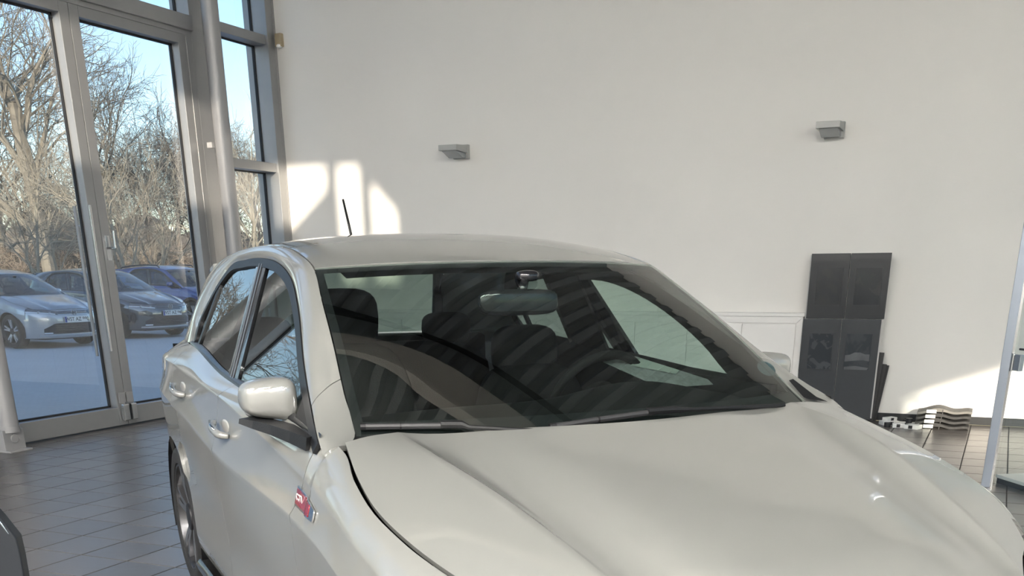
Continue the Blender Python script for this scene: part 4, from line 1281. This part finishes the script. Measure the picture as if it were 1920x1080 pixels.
ge = mobj('ground', [(9.3, -4.2, OZ - .03), (200, -4.2, OZ - .03), (200, 11, OZ - .03), (9.3, 11, OZ - .03)], [(0, 1, 2, 3)], m_pave); tag(ge, kind='structure')
# unseen block added to keep the sun off the forecourt
sun_blk = empty('sun_blocker', (-13, -20, OZ), 0, 'plain pale unseen block added to shade the forecourt', 'sun blocker')
MB().box(-9, 9, -7, 7, 0, 9).build('walls', mat('blocker_render', (.5, .49, .46), .8, noise=.1), sun_blk)
MB().box(-9.3, 9.3, -7.3, 7.3, 9, 9.35).build('blocker_cap', m_frame2, sun_blk)

# parked cars
def plate(car, text, S, col=m_white):
    bx = (front_x(0, .52) - .014) * S[0]; z = .525 * S[2]
    p = MB().box(bx - .006, bx, -.26, .26, z - .055, z + .055).build('number_plate', mat('plate_white', (.78, .78, .76), .4), car, bevel=.003)
    MB().box(bx - .0075, bx - .005, .215, .258, z - .053, z + .053).build('plate_band', mat('plate_blue', (.02, .06, .35), .4), p)
    mtx = Matrix(((0, 0, -1, bx - .0075), (-1, 0, 0, -.02), (0, 1, 0, z), (0, 0, 0, 1)))
    text_mesh('plate_letters', text, .098, m_black, p, mtx, .0006, .001)
M_s = dict(MC); M_s['paint'] = paint_mat('paint_silver', (.42, .43, .44), .5, .3)
M_d = dict(MC); M_d['paint'] = paint_mat('paint_graphite', (.035, .042, .052), .4, .3)
M_b = dict(MC); M_b['paint'] = paint_mat('paint_blue', (.012, .055, .26), .4, .3)
M_f = dict(MC); M_f['paint'] = paint_mat('paint_far_silver', (.45, .48, .52), .4, .3)
for mm_ in (M_s, M_d, M_b, M_f): mm_['spoke'] = mat('spoke_silver', (.55, .56, .58), .3, metal=.7, noise=.05)
SG = (1.06, 1.025, 1.02)
c1 = build_car('parked_car', 'silver hatchback parked outside, nearest the left edge', 'car', (-17.7, 16.2, OZ), 3.01, M_s, SG, group='cars parked on the forecourt')
plate(c1, 'WST AZ 990', SG)
c2 = build_car('parked_car', 'dark grey hatchback parked outside between the silver and the blue car', 'car', (-18.0, 19.3, OZ), 3.01, M_d, SG, group='cars parked on the forecourt')
plate(c2, 'WST AZ 940', SG)
SB = (1.03, 1.02, 1.07)
c3 = build_car('parked_car', 'blue compact crossover with roof rails parked beside the dark hatchback', 'car', (-19.0, 23.0, OZ), 3.05, M_b, SB, group='cars parked on the forecourt', rails=True, cladding=True)
c4_ = build_car('parked_car', 'small distant silver car parked behind the nearest hatchbacks', 'car', (-37.0, 34.5, OZ), 2.2, M_f, SG, group='cars parked on the forecourt')

# ------------------------------------------------------------------ leafless trees
m_bark = mat('bark_grey', (.24, .21, .165), .9, noise=.35, nscale=3, color2=(.14, .12, .095))
m_bark2 = mat('bark_brown', (.25, .20, .155), .9, noise=.35, nscale=3, color2=(.15, .115, .09))
m_bark3 = mat('bark_yellow', (.34, .30, .23), .9, noise=.3, nscale=3, color2=(.22, .19, .145))
def tree_mesh(name, seed, H_, spread=.55, levels=5, trunk=.30, fork=.2, r0=None, mat_=None, twig=.010, nb=(5, 4, 4, 4, 3), up=.10):
    R_ = random.Random(seed); V = []; F = []
    def seg(p, q, ra, rb, n):
        t = (q - p); L = t.length
        if L < 1e-5: return
        t /= L; a = t.cross(Vector((.31, .77, .55)) if abs(t.z) > .9 else Vector((0, 0, 1))).normalized(); b = t.cross(a)
        k = len(V)
        for (c, r) in ((p, ra), (q, rb)):
            for i in range(n):
                w = 2*math.pi*i/n; V.append(tuple(c + (a*math.cos(w) + b*math.sin(w))*r))
        for i in range(n): F.append((k+i, k+(i+1) % n, k+n+(i+1) % n, k+n+i))
    def grow(p, d, L, r, lv):
        n = 7 if lv == 0 else (5 if lv == 1 else 3)
        ns = 5 if lv < 2 else (4 if lv < 4 else 3)
        pts = [p.copy()]; dd = d.copy(); q = p.copy()
        for i in range(ns):
            j = .10 if lv == 0 else .30
            dd = (dd + Vector((R_.uniform(-j, j), R_.uniform(-j, j), R_.uniform(-j, j) + up * .22 * (lv > 0)))).normalized()
            q = q + dd * (L / ns); pts.append(q.copy())
        rt = max(r * (.55 if lv else .6), twig * .6)
        for i in range(ns):
            seg(pts[i], pts[i+1], r + (rt - r) * i / ns, r + (rt - r) * (i + 1) / ns, n)
        if lv >= levels - 1: return
        m_ = nb[lv] + (1 if R_.random() < .4 else 0)
        for k in range(m_):
            f = (trunk + (1 - trunk) * (k + R_.random()) / m_) if lv == 0 else (fork + (1 - fork) * (k + R_.random() * .9) / m_)
            f = min(f, .999); i = min(int(f * ns), ns - 1); u = f * ns - i
            b0 = pts[i].lerp(pts[i+1], u)
            ax = (pts[i+1] - pts[i]).normalized()
            az = R_.uniform(0, 2*math.pi) if lv else 2.4 * k + R_.uniform(-.4, .4)
            o1 = ax.cross(Vector((.2, .9, .1)) if abs(ax.z) > .9 else Vector((0, 0, 1))).normalized(); o2 = ax.cross(o1)
            ang = spread * R_.uniform(.75, 1.3) * (1.15 - .35 * f if lv == 0 else 1.0)
            nd = (ax * math.cos(ang) + (o1*math.cos(az) + o2*math.sin(az)) * math.sin(ang)).normalized()
            Lc = L * (R_.uniform(.50, .72) if lv else R_.uniform(.55, .75) * (1.15 - .45 * f))
            rc = max((r + (rt - r) * f) * R_.uniform(.5, .68), twig)
            grow(b0, nd, Lc, rc, lv + 1)
        grow(pts[-1], (pts[-1] - pts[-2]).normalized(), L * .55, rt, lv + 1)
    grow(Vector((0, 0, -.1)), Vector((0, 0, 1)), H_ * .55, r0 or H_ * .022, 0)
    me = bpy.data.meshes.new(name); me.from_pydata(V, [], F); me.update(); me.materials.append(mat_ or m_bark)
    return me
T1 = tree_mesh('oak_mesh', 3, 13.5, .60, 6, .28, .18, .27, m_bark, .0085, (6, 4, 3, 3, 2))
T2 = tree_mesh('oak_mesh_b', 11, 12.5, .52, 6, .22, .18, .19, m_bark, .0085, (6, 4, 3, 3, 2))
T3 = tree_mesh('wood_mesh', 23, 11, .62, 6, .3, .15, .15, m_bark2, .010, (6, 4, 4, 3, 2))
T4 = tree_mesh('wood_mesh_b', 31, 10, .66, 6, .28, .15, .14, m_bark2, .010, (6, 4, 4, 3, 2))
T5 = tree_mesh('young_mesh', 5, 7, .5, 5, .35, .15, .075, m_bark3, .009, (7, 3, 3, 2))
T6 = tree_mesh('scrub_mesh', 9, 2.6, .8, 5, .05, .1, .05, m_bark2, .012, (9, 5, 4, 3))
print('tree faces', [len(t_.polygons) for t_ in (T1, T2, T3, T4, T5, T6)])
def tree_at(me, px, D, s, rot, lab, nm='bare_tree', grp='leafless trees beyond the forecourt', z=OZ):
    d = dirpt(px, 500); h_ = math.hypot(d[0], d[1])
    o = bpy.data.objects.new(nm, me); o.location = (d[0]/h_*D, d[1]/h_*D, z); o.rotation_euler = (0, 0, rot); o.scale = (s, s, s)
    link(o); return tag(o, lab, 'tree', grp)
pl = [  # mesh, photo column, distance, scale, turn, label
    (T1, 95, 46, 1.0, .4, 'tallest bare tree, broad crown left of the glass doors'),
    (T2, 215, 54, .86, 2.0, 'tall slender bare tree between the two door leaves'),
    (T1, -40, 56, 1.0, 3.1, 'broad bare tree cut by the left picture edge'),
    (T2, 10, 62, .95, 5.0, 'tall bare tree behind the broad one at the left edge'),
    (T3, 285, 66, .85, 1.0, 'brown bare tree with dense crown right of the door bar'),
    (T4, 325, 62, .9, 2.6, 'round-crowned brown bare tree seen through the right door leaf'),
    (T3, 372, 68, .88, 4.0, 'brown bare tree beside the round steel column'),
    (T4, 445, 62, .88, .2, 'reddish bare tree seen in the narrow bay beside the wall'),
    (T3, 485, 68, .85, 5.4, 'reddish bare tree nearest the back wall'),
    (T4, 160, 76, .9, 3.3, 'far brown tree behind the tall trees'),
    (T3, 60, 80, .9, 1.7, 'far brown tree behind the leftmost trees'),
    (T4, 245, 80, .85, .9, 'far brown tree in the gap above the dark car'),
]
for me_, px, D, s, r_, lab in pl: tree_at(me_, px, D, s, r_, lab)
for i, (px, D, s) in enumerate(((62, 34, .72), (104, 35, .70), (240, 33, .80), (262, 40, .62), (300, 37, .7), (470, 34, .8), (492, 36, .85))):
    tree_at(T5, px, D, s, i * 1.3, ('young pale-stemmed tree, %s from the left' % ('first', 'second', 'third', 'fourth', 'fifth', 'sixth', 'seventh')[i]), 'young_tree', 'young pale-stemmed trees along the forecourt')
# undergrowth at the edge of the wood
for i, px in enumerate(range(-60, 560, 40)):
    d = dirpt(px, 500); h_ = math.hypot(d[0], d[1]); D = 50 + (i * 37 % 11) * 1.6
    o = bpy.data.objects.new('undergrowth_shrub', T6); o.location = (d[0]/h_*D, d[1]/h_*D, OZ); o.rotation_euler = (0, 0, i * 1.1); s = .85 + (i * 53 % 7) * .05; o.scale = (s * 1.3, s * 1.3, s)
    link(o); tag(o, 'brown leafless shrub in the undergrowth at the edge of the wood', 'shrub', 'undergrowth shrubs')
# trees further round, mirrored in the car's side windows
for i, (x_, y_, me_) in enumerate(((-44, 12, T1), (-40, 2, T2), (-48, 22, T4), (-55, 6, T3), (-42, -8, T1), (-50, -2, T4), (-60, 16, T2), (-46, 30, T3), (-38, 18, T2))):
    o = bpy.data.objects.new('bare_tree', me_); o.location = (x_, y_, OZ); o.rotation_euler = (0, 0, i * .9); link(o)
    tag(o, 'bare tree left of the picture, seen only mirrored in the car windows', 'tree', 'trees left of the picture')
# wooded strip on the horizon
m_wood = mat('far_wood', (.20, .165, .125), .95, noise=.5, nscale=.35, color2=(.12, .10, .08))
vv = []; ff = []
for i in range(120):
    a = math.radians(95 + i * 1.0); r_ = 120 + 8 * math.sin(i * .7); h_ = 6.5 + 1.6 * math.sin(i * 1.7) + 1.2 * math.sin(i * 4.1) + rng.uniform(-.6, .6)
    x_, y_ = r_ * math.cos(a), r_ * math.sin(a)
    vv += [(x_, y_, OZ), (x_ * 1.01, y_ * 1.01, h_ * .6), (x_ * 1.05, y_ * 1.05, h_), (x_ * 1.12, y_ * 1.12, OZ)]
for i in range(119):
    for k in range(3): ff.append((4*i+k, 4*i+4+k, 4*i+5+k, 4*i+1+k))
wd = mobj('distant_wood', vv, ff, m_wood, None, False); tag(wd, 'distant leafless wood along the horizon', 'wood', kind='stuff')
# low fence behind the blue car
m_post_w = mat('fence_wood', (.36, .27, .17), .8, noise=.2)
d = dirpt(380, 500); h_ = math.hypot(d[0], d[1]); b_ = np.array([d[0]/h_*32, d[1]/h_*32])
fe = empty('timber_fence', (b_[0], b_[1], OZ), .35, 'low timber post-and-rail fence behind the blue car', 'fence')
for k in range(-4, 6):
    MB().tube([(k * 1.4, 0, 0), (k * 1.4, 0, 1.05)], .05, 8).build('post', m_post_w, fe, smooth=True)
for z in (.45, .9): MB().tube([(-5.8, 0, z), (7.2, 0, z)], .035, 6).build('rail', m_post_w, fe, smooth=True)
